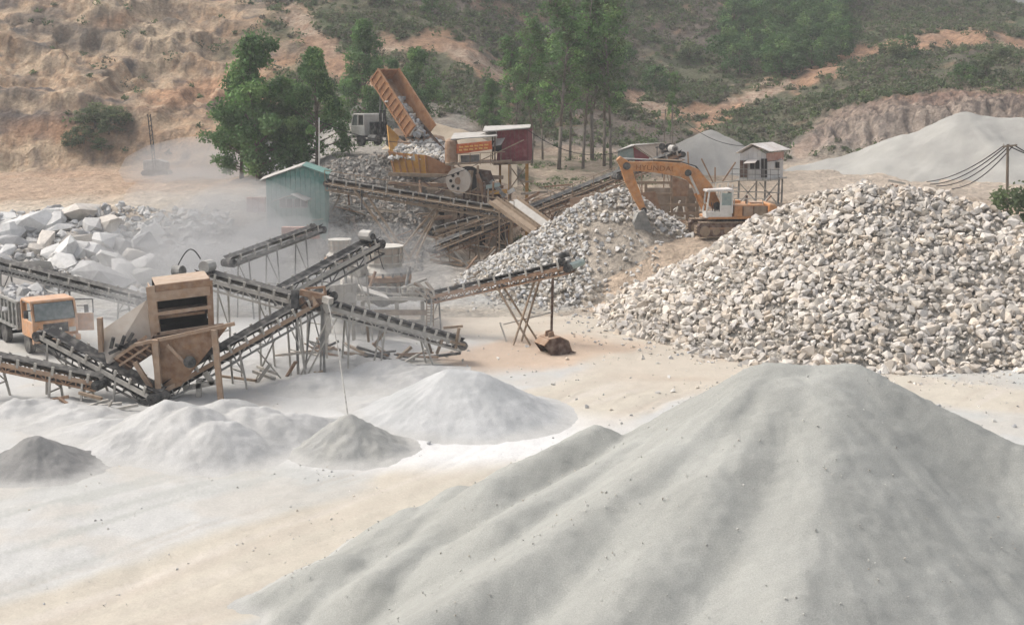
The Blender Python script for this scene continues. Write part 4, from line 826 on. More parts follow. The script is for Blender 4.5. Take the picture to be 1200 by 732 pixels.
for px in (468, 487, 507, 527, 552, 575):
    p = P(px, 214, 109); MB().hexa([Vector((p.x - .5, 108.6, -.1)), Vector((p.x + .5, 108.6, -.1)), Vector((p.x + .5, 109.6, -.1)), Vector((p.x - .5, 109.6, -.1)), Vector((p.x - .42, 108.7, p.z)), Vector((p.x + .42, 108.7, p.z)), Vector((p.x + .42, 109.5, p.z)), Vector((p.x - .42, 109.5, p.z))]).build('pillar', 'concrete', t)
for py, m in ((208, 'steel_tan'), (219, 'rust'), (233, 'steel_tan')): MB().beam(P(455, py - 4, 108.5), P(590, py, 108.3), .22, .3).build('girder', m, t)
MB().panel([P(465, 240, 110.5), P(600, 240, 110.5), P(600, 300, 110.5), P(465, 300, 110.5)], .2).build('recess_shade', 'dark_inside', t)  # near-black sheet stands in for the shaded recess behind the pillars
fc = P(537, 212, 106.9)
MB().tube(fc, fc + Vector((.1, .35, 0)), 1.08, n=28).build('flywheel', 'dusty_plate', t)
MB().tube(fc + Vector((0, -.04, 0)), fc + Vector((0, .02, 0)), .3, n=16).build('wheel_boss', 'rust', t)
for k in range(8):
    a = k * math.pi / 4; c = fc + Vector((math.cos(a) * .62, -.03, math.sin(a) * .62)); MB().tube(c, c + Vector((0, .06, 0)), .14, n=10).build('hole_shade', 'dark_inside', t)  # dark discs on the wheel face stand in for shaded holes
MB().tube(fc + Vector((0, -.1, 0)), fc + Vector((0, 1.2, 0)), .2, n=12).build('hub', 'rust', t)
MB().tube(fc + Vector((.8, .7, .05)), fc + Vector((.85, 1.15, .05)), 1.12, n=28).build('flywheel', 'dark_inside', t)
MB().hexa([P(542, 240, 108), P(590, 240, 108), P(590, 240, 111), P(542, 240, 111), P(545, 196, 108), P(575, 200, 108), P(575, 200, 111), P(545, 196, 111)]).build('crusher_body', 'rust_dark', t)
for x0, y0, x1, y1, m in ((560, 204, 568, 232, 'rust'), (575, 212, 592, 230, 'steel_grey'), (566, 220, 586, 216, 'teal'), (572, 226, 594, 224, 'hopper_yellow'), (596, 226, 602, 222, 'white_paint'), (548, 232, 552, 200, 'steel_tan'), (534, 234, 534, 262, 'steel_tan'), (541, 234, 541, 262, 'steel_tan')):
    bar(t, P(x0, y0, 107.6), P(x1, y1, 107.4), .32, m, 'fitting')
r = np.random.default_rng(61)
for k in range(64):
    px = r.uniform(462, 612); py = r.uniform(208, 278); L_ = r.uniform(8, 34); ang = r.choice([0, 0, 1.57, 1.57, .7, -.7]) + r.normal(0, .08); Yk = r.uniform(105.2, 108)
    bar(t, P(px, py, Yk), P(px + L_ * math.cos(ang), min(292, py + L_ * math.sin(abs(ang)) * (1 if ang > 0 else -.6)), Yk + r.normal(0, .3)), r.uniform(.08, .2), ('steel_tan', 'rust', 'steel_tan', 'rust_dark', 'wood')[r.integers(0, 5)], 'frame_bar')
t = thing('crusher_platform', 'tan railed steel platform beside the orange banner', 'platform', gnd(575, 290), world=True)
MB().panel([P(522, 194, 107.5), P(600, 190, 107.5), P(600, 187, 111.5), P(522, 190, 111.5)], .14).build('deck_plate', 'steel_tan', t)
for k in range(6):
    px = 527 + 12 * k; MB().beam(P(px, 193, 107.6), P(px, 180, 107.6), .06).build('rail_post', 'steel_tan', t)
MB().beam(P(525, 181, 107.6), P(592, 178, 107.6), .06).build('handrail', 'steel_tan', t)
MB().panel([P(540, 182, 108.3), P(562, 181, 108.3), P(562, 192, 108.3), P(540, 192, 108.3)][::-1], .06).build('back_panel', 'steel_grey', t)
for px in (530, 560, 598): bar(t, P(px, 194, 107.6), Vector((P(px, 194, 107.6).x, 107.6, 0)), .2, 'steel_tan', 'post')
t = thing('banner_shelter', 'low grey roofed shelter with an orange red banner', 'shelter', P(552, 192, 108), world=True)
MB().panel([P(528, 164, 107.6), P(583, 160, 107.6), P(578, 155, 111), P(532, 157, 111)], .08).build('roof', 'roof_grey', t)
MB().panel([P(535, 181, 107.7), P(577, 175, 107.7), P(576, 165, 107.7), P(535, 169, 107.7)], .04).build('banner', 'banner', t)
bn = [o for o in t.children if o.name.startswith('banner')][0]
r = np.random.default_rng(4)
for row in (0, 1):
    px = 538
    while px < 572:
        w_ = r.uniform(2.5, 5); y0 = 171.5 + row * 3.6 - (px - 538) * .09; MB().panel([P(px, y0 + 1.9, 107.62), P(px + w_, y0 + 1.8, 107.62), P(px + w_, y0, 107.62), P(px, y0, 107.62)], .02).build('lettering', 'banner_print', bn); px += w_ + r.uniform(1, 2)
for px, py0 in ((531, 163), (580, 160), (534, 158), (577, 156)):
    Y_ = 107.8 if py0 > 159 else 110.8; bar(t, P(px, py0, Y_), P(px, 192, Y_), .1, 'rust_dark', 'post')
MB().lathe([(.55, 0), (.55, 1.5), (.5, 1.75), (.3, 1.95), (.05, 2.0)], tuple(P(529, 190, 108)), 14).build('tank', 'rust', t)
# maroon hut
t = thing('maroon_hut', 'maroon sheet metal control hut on steel stilts', 'hut', gnd(598, 250), world=True)
bl, br = P(583, 190, 109), P(618, 189, 109); d3 = Vector((.4, 3.0, 0)); dl = Vector((-2.2, 1.6, 0)); tp = lambda p, z_: Vector((p.x, p.y, z_)); zt = P(600, 152, 109).z
cor = [bl, br, br + d3, bl + d3]
for i in range(4):
    a, b = cor[i], cor[(i + 1) % 4]; nseg = 7
    for k in range(nseg):
        p, q = a.lerp(b, k / nseg), a.lerp(b, (k + .94) / nseg); MB().panel([q, p, tp(p, zt), tp(q, zt)][::-1], .05).build('wall_sheet', 'maroon', t)
MB().hexa([cor[0] + Vector((.06, .06, 0)), cor[1] + Vector((-.06, .06, 0)), cor[2] + Vector((-.06, -.06, 0)), cor[3] + Vector((.06, -.06, 0))] + [tp(c, zt - .05) + Vector((.06 if i in (0, 3) else -.06, .06 if i < 2 else -.06, 0)) for i, c in enumerate(cor)]).build('inner_wall', 'rust_dark', t)
MB().panel([P(566, 155, 108.4), P(621, 150.5, 108.4), P(622, 147, 112.6), P(568, 149, 112.6)], .09).build('roof', 'roof_grey', t)
MB().panel([P(576, 172, 107.9), P(587, 170, 107.9), P(592, 162, 109), P(582, 163, 109)], .05).build('awning', 'roof_grey', t)
MB().panel([P(577, 178, 108.9), P(588, 177, 108.9), P(588, 164, 108.9), P(577, 165, 108.9)], .04).build('window', 'dark_inside', t)
MB().beam(P(555, 192, 107.9), P(614, 164, 107.9), .08).build('stay_rod', 'steel_tan', t)
MB().beam(P(578, 192, 108.6), P(622, 190, 108.6), .2, .24).build('floor_beam', 'steel_tan', t)
MB().panel([bl + Vector((0, 0, -.1)), br + Vector((0, 0, -.1)), br + d3 + Vector((0, 0, -.1)), bl + d3 + Vector((0, 0, -.1))], .08).build('floor', 'steel_tan', t)
for p in (P(597, 190, 108.8), P(617, 189, 108.8), P(586, 190, 111.5), P(618, 189, 111.8)): bar(t, p, Vector((p.x, p.y, h(p.x, p.y) - .1)), .2, 'hopper_yellow', 'stilt')
bar(t, P(597, 222, 108.8), P(617, 194, 108.8), .09, 'steel_tan'); bar(t, P(597, 194, 108.8), P(617, 222, 108.8), .09, 'steel_tan')

# green shed
t = thing('green_shed', 'green corrugated metal shed with pale gable roof', 'shed', gnd(350, 290), world=True)
Yg = 101.; g0, g1, g2, g3 = P(314, 262, Yg), P(382, 258, Yg), P(386, 256, Yg + 4.2), P(318, 258, Yg + 4.2)
for g in (g0, g1, g2, g3): g.z = min(h(g.x, g.y), P(350, 262, Yg).z)
zl, zp, zr = P(314, 210, Yg).z, P(356, 195, Yg).z, P(383, 204, Yg).z
ridge_s = .62
def wall(a, b, za, zb, zmid=None):
    n_ = 12
    for k in range(n_):
        s0, s1 = k / n_, (k + .93) / n_
        zf_ = (lambda s: np.interp(s, [0, ridge_s, 1], [za, zmid, zb])) if zmid else (lambda s: za + (zb - za) * s)
        p, q = a.lerp(b, s0), a.lerp(b, s1); MB().panel([p, q, Vector((q.x, q.y, zf_(s1))), Vector((p.x, p.y, zf_(s0)))], .05).build('wall_sheet', 'green_sheet', t)
wall(g0, g1, zl, zr, zp); wall(g1, g2, zr, zr); wall(g3, g0, zl, zl)
ci = lambda g, dx, dy: Vector((g.x + dx, g.y + dy, g.z))
MB().hexa([ci(g0, .1, .1), ci(g1, -.1, .1), ci(g2, -.1, -.1), ci(g3, .1, -.1)] + [Vector((g.x + dx, g.y + dy, zl - .1)) for g, dx, dy in ((g0, .1, .1), (g1, -.1, .1), (g2, -.1, -.1), (g3, .1, -.1))]).build('inner_wall', 'green_sheet', t)
rs, re = Vector((g0.lerp(g1, ridge_s).x, Yg - .3, zp + .06)), Vector((g3.lerp(g2, ridge_s).x, Yg + 4.5, zp + .06))
ls, le = Vector((g0.x - .5, Yg - .3, zl - .12)), Vector((g3.x - .5, Yg + 4.5, zl - .12)); r0, r1 = Vector((g1.x + .3, Yg - .3, zr - .05)), Vector((g2.x + .3, Yg + 4.5, zr - .05))
for k in range(6):
    s0, s1 = k / 6, (k + .96) / 6; MB().panel([ls.lerp(le, s0), rs.lerp(re, s0), rs.lerp(re, s1), ls.lerp(le, s1)], .05).build('roof_sheet', 'roof_grey', t)
MB().panel([rs, r0, r1, re], .05).build('roof_sheet', 'green_sheet', t)
aw = Yg - .9
MB().panel([P(318, 236, aw), P(340, 229, Yg), P(352, 226, Yg), P(334, 230, aw)], .04).build('awning', 'roof_grey', t); MB().panel([P(340, 228, aw), P(358, 236, aw), P(366, 233, Yg), P(348, 226, Yg)], .04).build('awning', 'roof_grey', t)
for px in (328, 345):
    wdw = MB().panel([P(px, 243, Yg - .06), P(px + 15, 243, Yg - .06), P(px + 15, 233, Yg - .06), P(px, 233, Yg - .06)], .04).build('window', 'dark_inside', t)
    for a, b in (((px, 243), (px + 15, 243)), ((px, 233), (px, 243)), ((px + 15, 233), (px + 15, 243)), ((px + 7.5, 233), (px + 7.5, 243))): MB().beam(P(*a, Yg - .1), P(*b, Yg - .1), .07).build('frame', 'steel_grey', wdw)
t2 = thing('brick_block', 'faded red masonry block beside the green shed', 'block', P(305, 240, 101), world=True)
for i in range(3):
    for j in range(3):
        p = P(293 + i * 7.3, 246 - j * 6, 100.5); MB().box(p, (.45, .5, .38)).build('brick', 'pink_panel', t2)
t2 = thing('brick_block', 'faded red masonry base below the thin hazy belt head', 'block', P(350, 275, 86), world=True)
for i in range(4):
    for j in range(2):
        p = P(336 + i * 11, 276 - j * 7, 86); MB().box(p, (.6, .6, .38)).build('brick', 'pink_panel', t2)
# white hut on stilts
t = thing('white_hut', 'small white operator hut on stilts above the excavator', 'hut', gnd(890, 260), world=True)
Yh = 103.; c0, c1 = P(866, 210, Yh), P(897, 210, Yh); bd = Vector((1.9, 2.6, 0)); c2, c3 = c1 + bd, c0 + bd
zt0 = P(866, 181, Yh).z; ztp = P(880, 172, Yh).z
def sheetwall(a, b, z1, z2, m, n_=5, nm='wall_sheet'):
    for k in range(n_):
        p, q = a.lerp(b, k / n_), a.lerp(b, (k + .95) / n_); MB().panel([p, q, Vector((q.x, q.y, z1 + (z2 - z1) * (k + .95) / n_)), Vector((p.x, p.y, z1 + (z2 - z1) * k / n_))], .05).build(nm, m, t)
mid_ = c0.lerp(c1, .5)
sheetwall(c0, mid_, zt0, ztp, 'hut_white', 3); sheetwall(mid_, c1, ztp, zt0, 'hut_white', 3)
c1u = Vector((c1.x, c1.y, zt0 - .55)); sheetwall(c1, c2, zt0 - .6, zt0 - .6, 'hut_white', 4); MB().panel([c1u, c1u + bd, Vector((c2.x, c2.y, zt0 + .1)), Vector((c1.x, c1.y, zt0 + .1))], .06).build('red_band', 'pink_panel', t)
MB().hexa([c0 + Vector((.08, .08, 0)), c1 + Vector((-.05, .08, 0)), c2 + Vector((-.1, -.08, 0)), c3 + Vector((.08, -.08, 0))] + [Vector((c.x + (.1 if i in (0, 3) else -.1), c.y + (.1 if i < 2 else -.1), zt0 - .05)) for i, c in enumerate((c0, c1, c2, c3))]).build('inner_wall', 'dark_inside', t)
rA, rB = P(880, 169, Yh - .4), P(880, 169, Yh - .4) + bd * 1.25; eR = P(902, 178, Yh - .4); eL = P(861, 180, Yh - .4)
for k in range(4):
    s0, s1 = k / 4, (k + .95) / 4; MB().panel([rA.lerp(rB, s0), eR.lerp(eR + bd * 1.25, s0), eR.lerp(eR + bd * 1.25, s1), rA.lerp(rB, s1)], .05).build('roof_sheet', 'roof_white', t)
MB().panel([eL, rA, rB, eL + bd * 1.25], .05).build('roof_sheet', 'roof_white', t)
for x0, x1, y0, y1, m, nm in ((867, 876, 188, 208, 'rust_dark', 'door'), (879, 890, 188, 198, 'dark_inside', 'window'), (892, 899, 186, 208, 'dark_inside', 'door')):
    d_ = MB().panel([P(x0, y1, Yh - .08), P(x1, y1, Yh - .08), P(x1, y0, Yh - .08), P(x0, y0, Yh - .08)], .05).build(nm, m, t)
    MB().beam(P((x0 + x1) / 2, y0, Yh - .12), P((x0 + x1) / 2, y1, Yh - .12), .06).build('frame', 'steel_grey', d_)
MB().panel([P(871, 192, Yh - .9), P(885, 191, Yh - .9), P(889, 186, Yh), P(877, 187, Yh)], .04).build('awning', 'roof_white', t)
MB().panel([P(907, 190, Yh + 1.4), P(918, 188, Yh + 1.6), P(914, 185, Yh + 2.4), P(906, 185, Yh + 2.4)], .04).build('awning', 'roof_white', t); MB().panel([P(909, 197, Yh + 1.2), P(913, 197, Yh + 1.6), P(913, 190, Yh + 1.6), P(909, 190, Yh + 1.2)], .04).build('window', 'dark_inside', t)
MB().panel([c0 + Vector((-.5, -.6, -.1)), c1 + Vector((.4, -.6, -.1)), c2 + Vector((.4, 0, -.1)), c3 + Vector((-.5, 0, -.1))], .1).build('floor', 'steel_dusty', t)
for p in (c0, c1, c2, c3, P(913, 206, Yh + 1)): bar(t, p + Vector((0, 0, -.1)), Vector((p.x, p.y, h(p.x, p.y) - .1)), .14, 'steel_grey', 'stilt')
for k in range(7):
    px = 858 + 9 * k; MB().beam(P(px, 212, Yh - .7), P(px, 198, Yh - .7), .05).build('rail_post', 'steel_grey', t)
for py in (198, 204): MB().beam(P(856, py, Yh - .7), P(914, py + 1, Yh - .7), .05).build('handrail', 'steel_grey', t)
for a, b in (((866, 214), (886, 236)), ((886, 214), (868, 236)), ((890, 214), (912, 240)), ((912, 214), (892, 238)), ((858, 224), (915, 226))): bar(t, P(*a, Yh - .1), P(*b, Yh - .1), .09, 'steel_dusty')
# grey and maroon low roof
t = thing('small_shed', 'small grey shed with a dark red roof behind the boom', 'shed', P(752, 205, 115), world=True)
s0, s1, s2 = P(724, 200, 113), P(742, 200, 113), P(790, 200, 114)
MB().hexa([s0, s1, s1 + Vector((.5, 3, 0)), s0 + Vector((.5, 3, 0)), P(724, 177, 113), P(742, 173, 113), P(742, 173, 116), P(724, 177, 116)]).build('wall', 'teal', t)
MB().panel([P(742, 172, 113), P(764, 186, 113), P(764, 196, 113), P(744, 190, 113)][::-1], .08).build('red_panel', 'maroon', t)
MB().panel([P(722, 178, 112.7), P(743, 171, 112.7), P(778, 168, 117), P(740, 170, 117)], .07).build('roof', 'roof_grey', t); MB().panel([P(743, 171, 112.7), P(766, 187, 112.7), P(788, 184, 117), P(778, 168, 117)], .07).build('roof', 'concrete', t)
for k in range(4): MB().beam(P(770 + 6 * k, 186, 112), P(770 + 6 * k, 172, 112), .08).build('rail_post', 'steel_dark', t)
MB().beam(P(768, 173, 112), P(792, 170, 112), .08).build('handrail', 'steel_dark', t)
t = thing('gear_wheel', 'dark pulley wheels above the short brown belt head', 'pulley', P(780, 178, 108.4), world=True)
for px in (776, 784): MB().tube(P(px, 172, 108.4), P(px, 172, 108.8), .3, n=12).build('wheel', 'steel_dark', t)
MB().beam(P(775, 178, 108.6), P(786, 177, 108.6), .2).build('mount', 'steel_dark', t); bar(t, P(777, 178, 108.6), P(777, 200, 108.6), .12, 'rust', 'post'); bar(t, P(785, 178, 108.6), P(785, 200, 108.6), .12, 'rust', 'post')
# screening frame with rust panels behind the excavator
t = thing('screening_frame', 'dusty steel screening frame with rust red panels behind the excavator', 'frame', P(785, 262, 97), world=True)
zb_ = P(785, 264, 97).z - .2
for px in (745, 757, 788, 806, 818):
    for Y_ in (95.5, 99): p = P(px, 214, Y_); bar(t, p, Vector((p.x, Y_, zb_)), .2, 'steel_tan', 'post')
for py in (214, 228, 240, 250): MB().beam(P(742, py, 95.4), P(822, py, 95.4), .12, .2).build('cross_beam', 'steel_tan', t)
MB().panel([P(668, 254, 100), P(703, 246, 100), P(703, 226, 100), P(668, 232, 100)], .1).build('rust_panel', 'rust_light', t, ).name = 'rust_panel'
MB().panel([P(750, 250, 95.2), P(776, 250, 95.2), P(768, 224, 95.2), P(750, 226, 95.2)], .08).build('rust_panel', 'rust', t); MB().panel([P(788, 230, 95.2), P(806, 230, 95.2), P(806, 212, 95.2), P(788, 206, 95.2)], .08).build('rust_panel', 'rust', t)
MB().panel([P(758, 260, 99.5), P(818, 260, 99.5), P(818, 220, 99.5), P(758, 220, 99.5)], .1).build('back_plate', 'concrete', t)
for k in range(8): MB().beam(P(820 + 5 * k, 246 - 2 * k, 95.6), P(824 + 5 * k, 214 + 2 * (k % 3), 96), .09).build('lattice_bar', 'steel_dusty', t)
for k in range(5): MB().beam(P(815, 216 + 7 * k, 96), P(864, 212 + 8 * k, 97), .08).build('lattice_bar', 'steel_dusty', t)
for x0, y0, x1, y1 in ((806, 178, 808, 215), (822, 186, 836, 215), (838, 196, 838, 250), (846, 214, 862, 190)): bar(t, P(x0, y0, 97), P(x1, y1, 97), .1, 'rust', 'bar')

# ---- wheels
def wheel_mesh(r_, w_):
    mb = MB(); prof = [(r_ * .58, -w_ / 2), (r_ * .92, -w_ / 2), (r_, -w_ * .32), (r_, w_ * .32), (r_ * .92, w_ / 2), (r_ * .58, w_ / 2)]
    mb.lathe(prof, n=22); mb.v = [(x, z, y) for x, y, z in mb.v]; mb.f = [f[::-1] for f in mb.f]; ty = mb.mesh('tyre'); ty.materials.append(MATS['rubber_dusty'])
    mr = MB(); mr.lathe([(r_ * .56, -w_ * .4), (r_ * .56, -w_ * .1), (r_ * .2, -w_ * .05), (r_ * .2, w_ * .05), (r_ * .56, w_ * .1), (r_ * .56, w_ * .4)], n=18); mr.v = [(x, z, y) for x, y, z in mr.v]; mr.f = [f[::-1] for f in mr.f]; ri = mr.mesh('rim'); ri.materials.append(MATS['steel_dusty'])
    return ty, ri
TY, RI = wheel_mesh(.54, .32)
def wheels(t, spots):
    for x, y in spots: o = link('wheel', TY, None, t, (x, y, .54)); o.name = 'wheel'; link('rim', RI, None, o)
def tipper(name, label, loc, rz, cabm, bedm, raise_, bedL, load=False, ribs=11, bed_h=1.35, in_m='rust'):
    t = thing(name, label, 'truck', loc, rz); W = 2.5; tail = -3.4; bx = tail + bedL
    for y in (-.45, .45): MB().box((.3, y, .95), (7.6, .16, .26)).build('chassis_rail', 'steel_dark', t)
    wheels(t, [(x, y) for x in (-2.3, -.95, 3.0) for y in (-1.02, 1.02)])
    for x in (-2.3, -.95, 3.0): MB().tube((x, -1, .54), (x, 1, .54), .1, n=8).build('axle', 'steel_dark', t)
    cab0, cab1 = 2.35, 4.15
    # cab as posts and panels, openings left
    MB().ext([(cab0, .95), (cab1, .95), (cab1 + .05, 1.85), (cab0, 1.85)], -W / 2 + .05, W / 2 - .05).build('cab_body', cabm, t, bevel=.05)
    MB().ext([(cab0, 2.78), (cab1 - .22, 2.78), (cab1 - .3, 2.92), (cab0 + .1, 2.95)], -W / 2 + .08, W / 2 - .08).build('cab_roof', cabm, t, bevel=.05)
    MB().box((cab0 + .05, 0, 2.3), (.08, W - .2, 1.0)).build('cab_back', cabm, t)
    for y in (-1, 1):
        yy = y * (W / 2 - .12)
        MB().beam((cab1, yy, 1.8), (cab1 - .25, yy, 2.85), .1).build('pillar', cabm, t); MB().beam((cab0 + .95, yy, 1.8), (cab0 + .9, yy, 2.85), .08).build('pillar', cabm, t); MB().beam((cab0 + .08, yy, 1.8), (cab0 + .08, yy, 2.85), .12).build('pillar', cabm, t)
        MB().panel([(cab0 + .95, yy, 1.85), (cab1 - .05, yy, 1.85), (cab1 - .27, yy, 2.78), (cab0 + .9, yy, 2.78)], .02).build('side_window', 'glass', t)
        MB().box((cab1 + .12, y * .85, 1.3), (.08, .34, .22)).build('headlight', 'white_paint', t)
        MB().beam((cab1, y * 1.2, 2.5), (cab1 + .3, y * 1.55, 2.5), .04).build('mirror_arm', 'steel_dark', t); MB().box((cab1 + .3, y * 1.58, 2.35), (.06, .22, .42)).build('mirror', 'steel_dark', t)
    MB().panel([(cab1, -1.05, 1.88), (cab1, 1.05, 1.88), (cab1 - .23, 1.0, 2.76), (cab1 - .23, -1.0, 2.76)], .02).build('windscreen', 'glass', t)
    MB().box((cab1 + .1, 0, .85), (.25, W, .32)).build('bumper', cabm, t, bevel=.04); MB().box((cab1 + .03, 0, 1.45), (.06, 1.3, .5)).build('grille', 'steel_dark', t)
    MB().box((1.75, 0, 1.6), (.7, 1.5, 1.2)).build('engine_box', 'steel_dark', t); MB().tube((.9, .95, .75), (1.9, .95, .75), .3, n=12).build('fuel_tank', 'steel_grey', t)
    M = Matrix.Translation((tail + .3, 0, 1.2)) @ Matrix.Rotation(-raise_, 4, 'Y') @ Matrix.Translation((-tail - .3, 0, -1.2))
    def bp(mb, nm, m, par=t): mb.v = [tuple(M @ Vector(v)) for v in mb.v]; return mb.build(nm, m, par)
    bp(MB().box(((tail + bx) / 2, 0, 1.28), (bedL, W, .12)), 'bed_floor', in_m)
    fb = bp(MB().box((bx, 0, 1.28 + bed_h / 2), (.1, W, bed_h)), 'front_board', bedm)
    for y in (-1, 1):
        s_ = bp(MB().box(((tail + bx) / 2, y * (W / 2 - .04), 1.3 + bed_h / 2), (bedL, .07, bed_h)), 'side_board', bedm)
        for k in range(ribs): x = tail + .1 + (bedL - .2) * k / (ribs - 1); bp(MB().box((x, y * (W / 2 + .05), 1.3 + bed_h / 2), (.1, .1, bed_h)), 'rib', bedm, s_)
        bp(MB().box(((tail + bx) / 2, y * (W / 2 + .01), 1.34 + bed_h), (bedL, .18, .12)), 'top_rail', bedm, s_); bp(MB().box(((tail + bx) / 2, y * (W / 2 + .04), 1.26), (bedL, .14, .16)), 'bottom_rail', bedm, s_)
    if raise_ < .2: bp(MB().panel([(bx - .05, -W / 2 + .1, 1.32 + bed_h), (bx + 1.3, -W / 2 + .2, 1.52 + bed_h), (bx + 1.3, W / 2 - .2, 1.52 + bed_h), (bx - .05, W / 2 - .1, 1.32 + bed_h)], .07), 'cab_guard', bedm)
    for y in (-.5, .5): bp(MB().box(((tail + bx) / 2, y, 1.12), (bedL, .14, .2)), 'bed_beam', 'steel_dark')
    if raise_ > .2:
        for y in (-.25, .25): e = M @ Vector((bx - .5, y, 1.1)); MB().tube((1.3, y, 1.0), (Vector((1.3, y, 1.0)) + e) / 2, .14, n=8).build('ram_barrel', 'steel_dark', t); MB().tube((Vector((1.3, y, 1.0)) + e) / 2, e, .09, n=8).build('ram_rod', 'steel_grey', t)
    return t, M
pt = P(452, 172, 116.5); pt.z = max(h(pt.x, pt.y), 0)
th_ = R(138); fwd = Vector((math.cos(th_), math.sin(th_), 0))
loc = P(489, 176, 114.5); loc = loc + fwd * 3.3; loc.z = P(440, 172, loc.y).z
tt, M = tipper('tipper_truck', 'white cabbed tipper tipping rock from its raised brown bed', loc, th_, 'white_paint', 'bed_orange', R(47), 6.8, bed_h=1.3)
# load sliding out
r = np.random.default_rng(31); n = 260; X = r.uniform(-3.6, 1.2, n) ; Yl = r.normal(0, .55, n).clip(-1.1, 1.1); s = .10 + .22 * r.random(n) ** 2
LM = Matrix.Translation(loc) @ Matrix.Rotation(th_, 4, 'Z') @ M; LM = np.array(LM)
pos = np.stack([X, Yl, 1.38 + .35 * np.exp(-(Yl / .7) ** 2) * (X < 0)], -1) @ LM[:3, :3].T + LM[:3, 3]
off = np.array(loc); root = thing('rock_load', 'broken rock sliding down inside the raised tipper bed', 'rocks', off)
big = np.argsort(-s)[:60]; rest = np.argsort(-s)[60:]; stone_mass('small_stones', pos[rest], s[rest], palette(r, len(rest), PALE), RV, r, root, off); stone_parts('stone', pos[big], s[big] * 1.1, PALE, RV, r, root, off)
# ramp slab under the truck
th2 = R(-52); p2 = gnd(66, 414); fw2 = Vector((math.cos(th2), math.sin(th2), 0)); loc2 = Vector((p2.x, p2.y, 0)) - fw2 * 4.0; loc2.z = h(loc2.x, loc2.y)
tk, M2 = tipper('tipper_truck', 'orange cabbed tipper with grey ribbed bed parked at the left', loc2, th2, 'truck_orange', 'steel_grey', 0, 5.6, ribs=9, bed_h=1.3, in_m='steel_grey')
MB().hexa([Vector(v) for v in ((3.2, 1.3, 1.0), (3.26, 1.3, 1.0), (3.75, 2.2, 1.0), (3.69, 2.2, 1.0), (3.2, 1.3, 1.95), (3.26, 1.3, 1.95), (3.75, 2.2, 1.95), (3.69, 2.2, 1.95))]).build('open_door', 'truck_orange', tk)
for a, b in (((3.23, 1.3, 1.95), (3.23, 1.3, 2.7)), ((3.72, 2.2, 1.95), (3.72, 2.2, 2.7)), ((3.23, 1.3, 2.7), (3.72, 2.2, 2.7))): MB().beam(a, b, .06).build('door_frame', 'steel_dark', tk)
r = np.random.default_rng(33); n = 130; X = r.uniform(-3.2, 2.0, n); Yl = r.uniform(-1.05, 1.05, n); s = .2 + .4 * r.random(n) ** 2; LM = np.array(Matrix.Translation(loc2) @ Matrix.Rotation(th2, 4, 'Z'))
pos = np.stack([X, Yl, 2.2 + .5 * np.exp(-(Yl / .8) ** 2) + r.normal(0, .1, n)], -1) @ LM[:3, :3].T + LM[:3, 3]
root = thing('rock_load', 'large pale stones loaded in the grey bed of the orange truck', 'rocks', np.array(loc2)); stone_parts('stone', pos, s, BOUL, RV, r, root, np.array(loc2))
pos2 = pos.copy(); pos2[:, 2] -= .4; stone_mass('small_stones', pos2, s, palette(r, n, BOUL), RV, r, root, np.array(loc2))

# ---- excavator
ex = P(852, 279, 89); ex.z = h(ex.x, ex.y); rz = R(186)
t = thing('excavator', 'orange tracked excavator reaching left over the rubble heap', 'excavator', ex, rz)
for y in (-1.25, 1.25):
    pr = [(-2.55, .35), (-2.3, .05), (2.3, .05), (2.55, .35), (2.55, .7), (2.25, .98), (-2.25, .98), (-2.55, .7)]
    tr = MB().ext(pr, y - .32, y + .32).build('track', 'rust_dark', t)
    mb = MB()
    for k in range(24):
        x = -2.3 + 4.6 * k / 23; mb.box((x, y, 1.0), (.13, .7, .06)); mb.box((x, y, .03), (.13, .7, .06))
    for s in (-1, 1):
        for zz_ in (.35, .55, .75): mb.box((s * 2.57, y, zz_), (.06, .7, .12))
    mb.build('track_shoes', 'steel_tan', tr)
    for x in (-2.0, -1.2, -.4, .4, 1.2, 2.0): MB().tube((x, y + .3, .42), (x, y + .36, .42), .26 if abs(x) < 1.9 else .36, n=14).build('roller', 'steel_tan', tr)
    MB().box((0, y + .3, .6), (3.4, .1, .16)).build('track_guard', 'rust', tr)
MB().box((0, 0, .75), (2.2, 2.0, .5)).build('undercarriage', 'steel_dark', t); MB().tube((0, 0, .95), (0, 0, 1.2), .8, n=20).build('slew_ring', 'steel_dark', t)
MB().box((-.6, 0, 1.28), (4.6, 2.6, .16)).build('deck', 'orange_paint', t, bevel=.03)
MB().ext([(-2.9, 1.35), (-.1, 1.35), (-.1, 2.15), (-2.0, 2.2), (-2.2, 2.1)], -1.25, 1.25).build('engine_housing', 'orange_paint', t, bevel=.06)
MB().ext([(-3.15, 1.2), (-2.55, 1.2), (-2.55, 2.25), (-3.0, 2.2), (-3.2, 1.9)], -1.3, 1.3).build('counterweight', 'orange_paint', t, bevel=.1)
for x0, x1, m in ((-2.45, -1.5, 'steel_tan'), (-1.4, -.75, 'rust_light'), (-.65, -.15, 'orange_paint')): MB().box(((x0 + x1) / 2, 1.27, 1.75), (x1 - x0, .05, .68)).build('side_hatch', m, t)
MB().tube((-1.2, .4, 2.15), (-1.2, .4, 2.75), .09, n=8).build('exhaust', 'rust_dark', t)
for x in (-2.1, -1.0, -.1): MB().beam((x, 1.2, 2.18), (x, 1.2, 2.6), .05).build('rail_post', 'steel_dusty', t)
MB().beam((-2.1, 1.2, 2.6), (-.1, 1.2, 2.6), .05).build('handrail', 'steel_dusty', t)
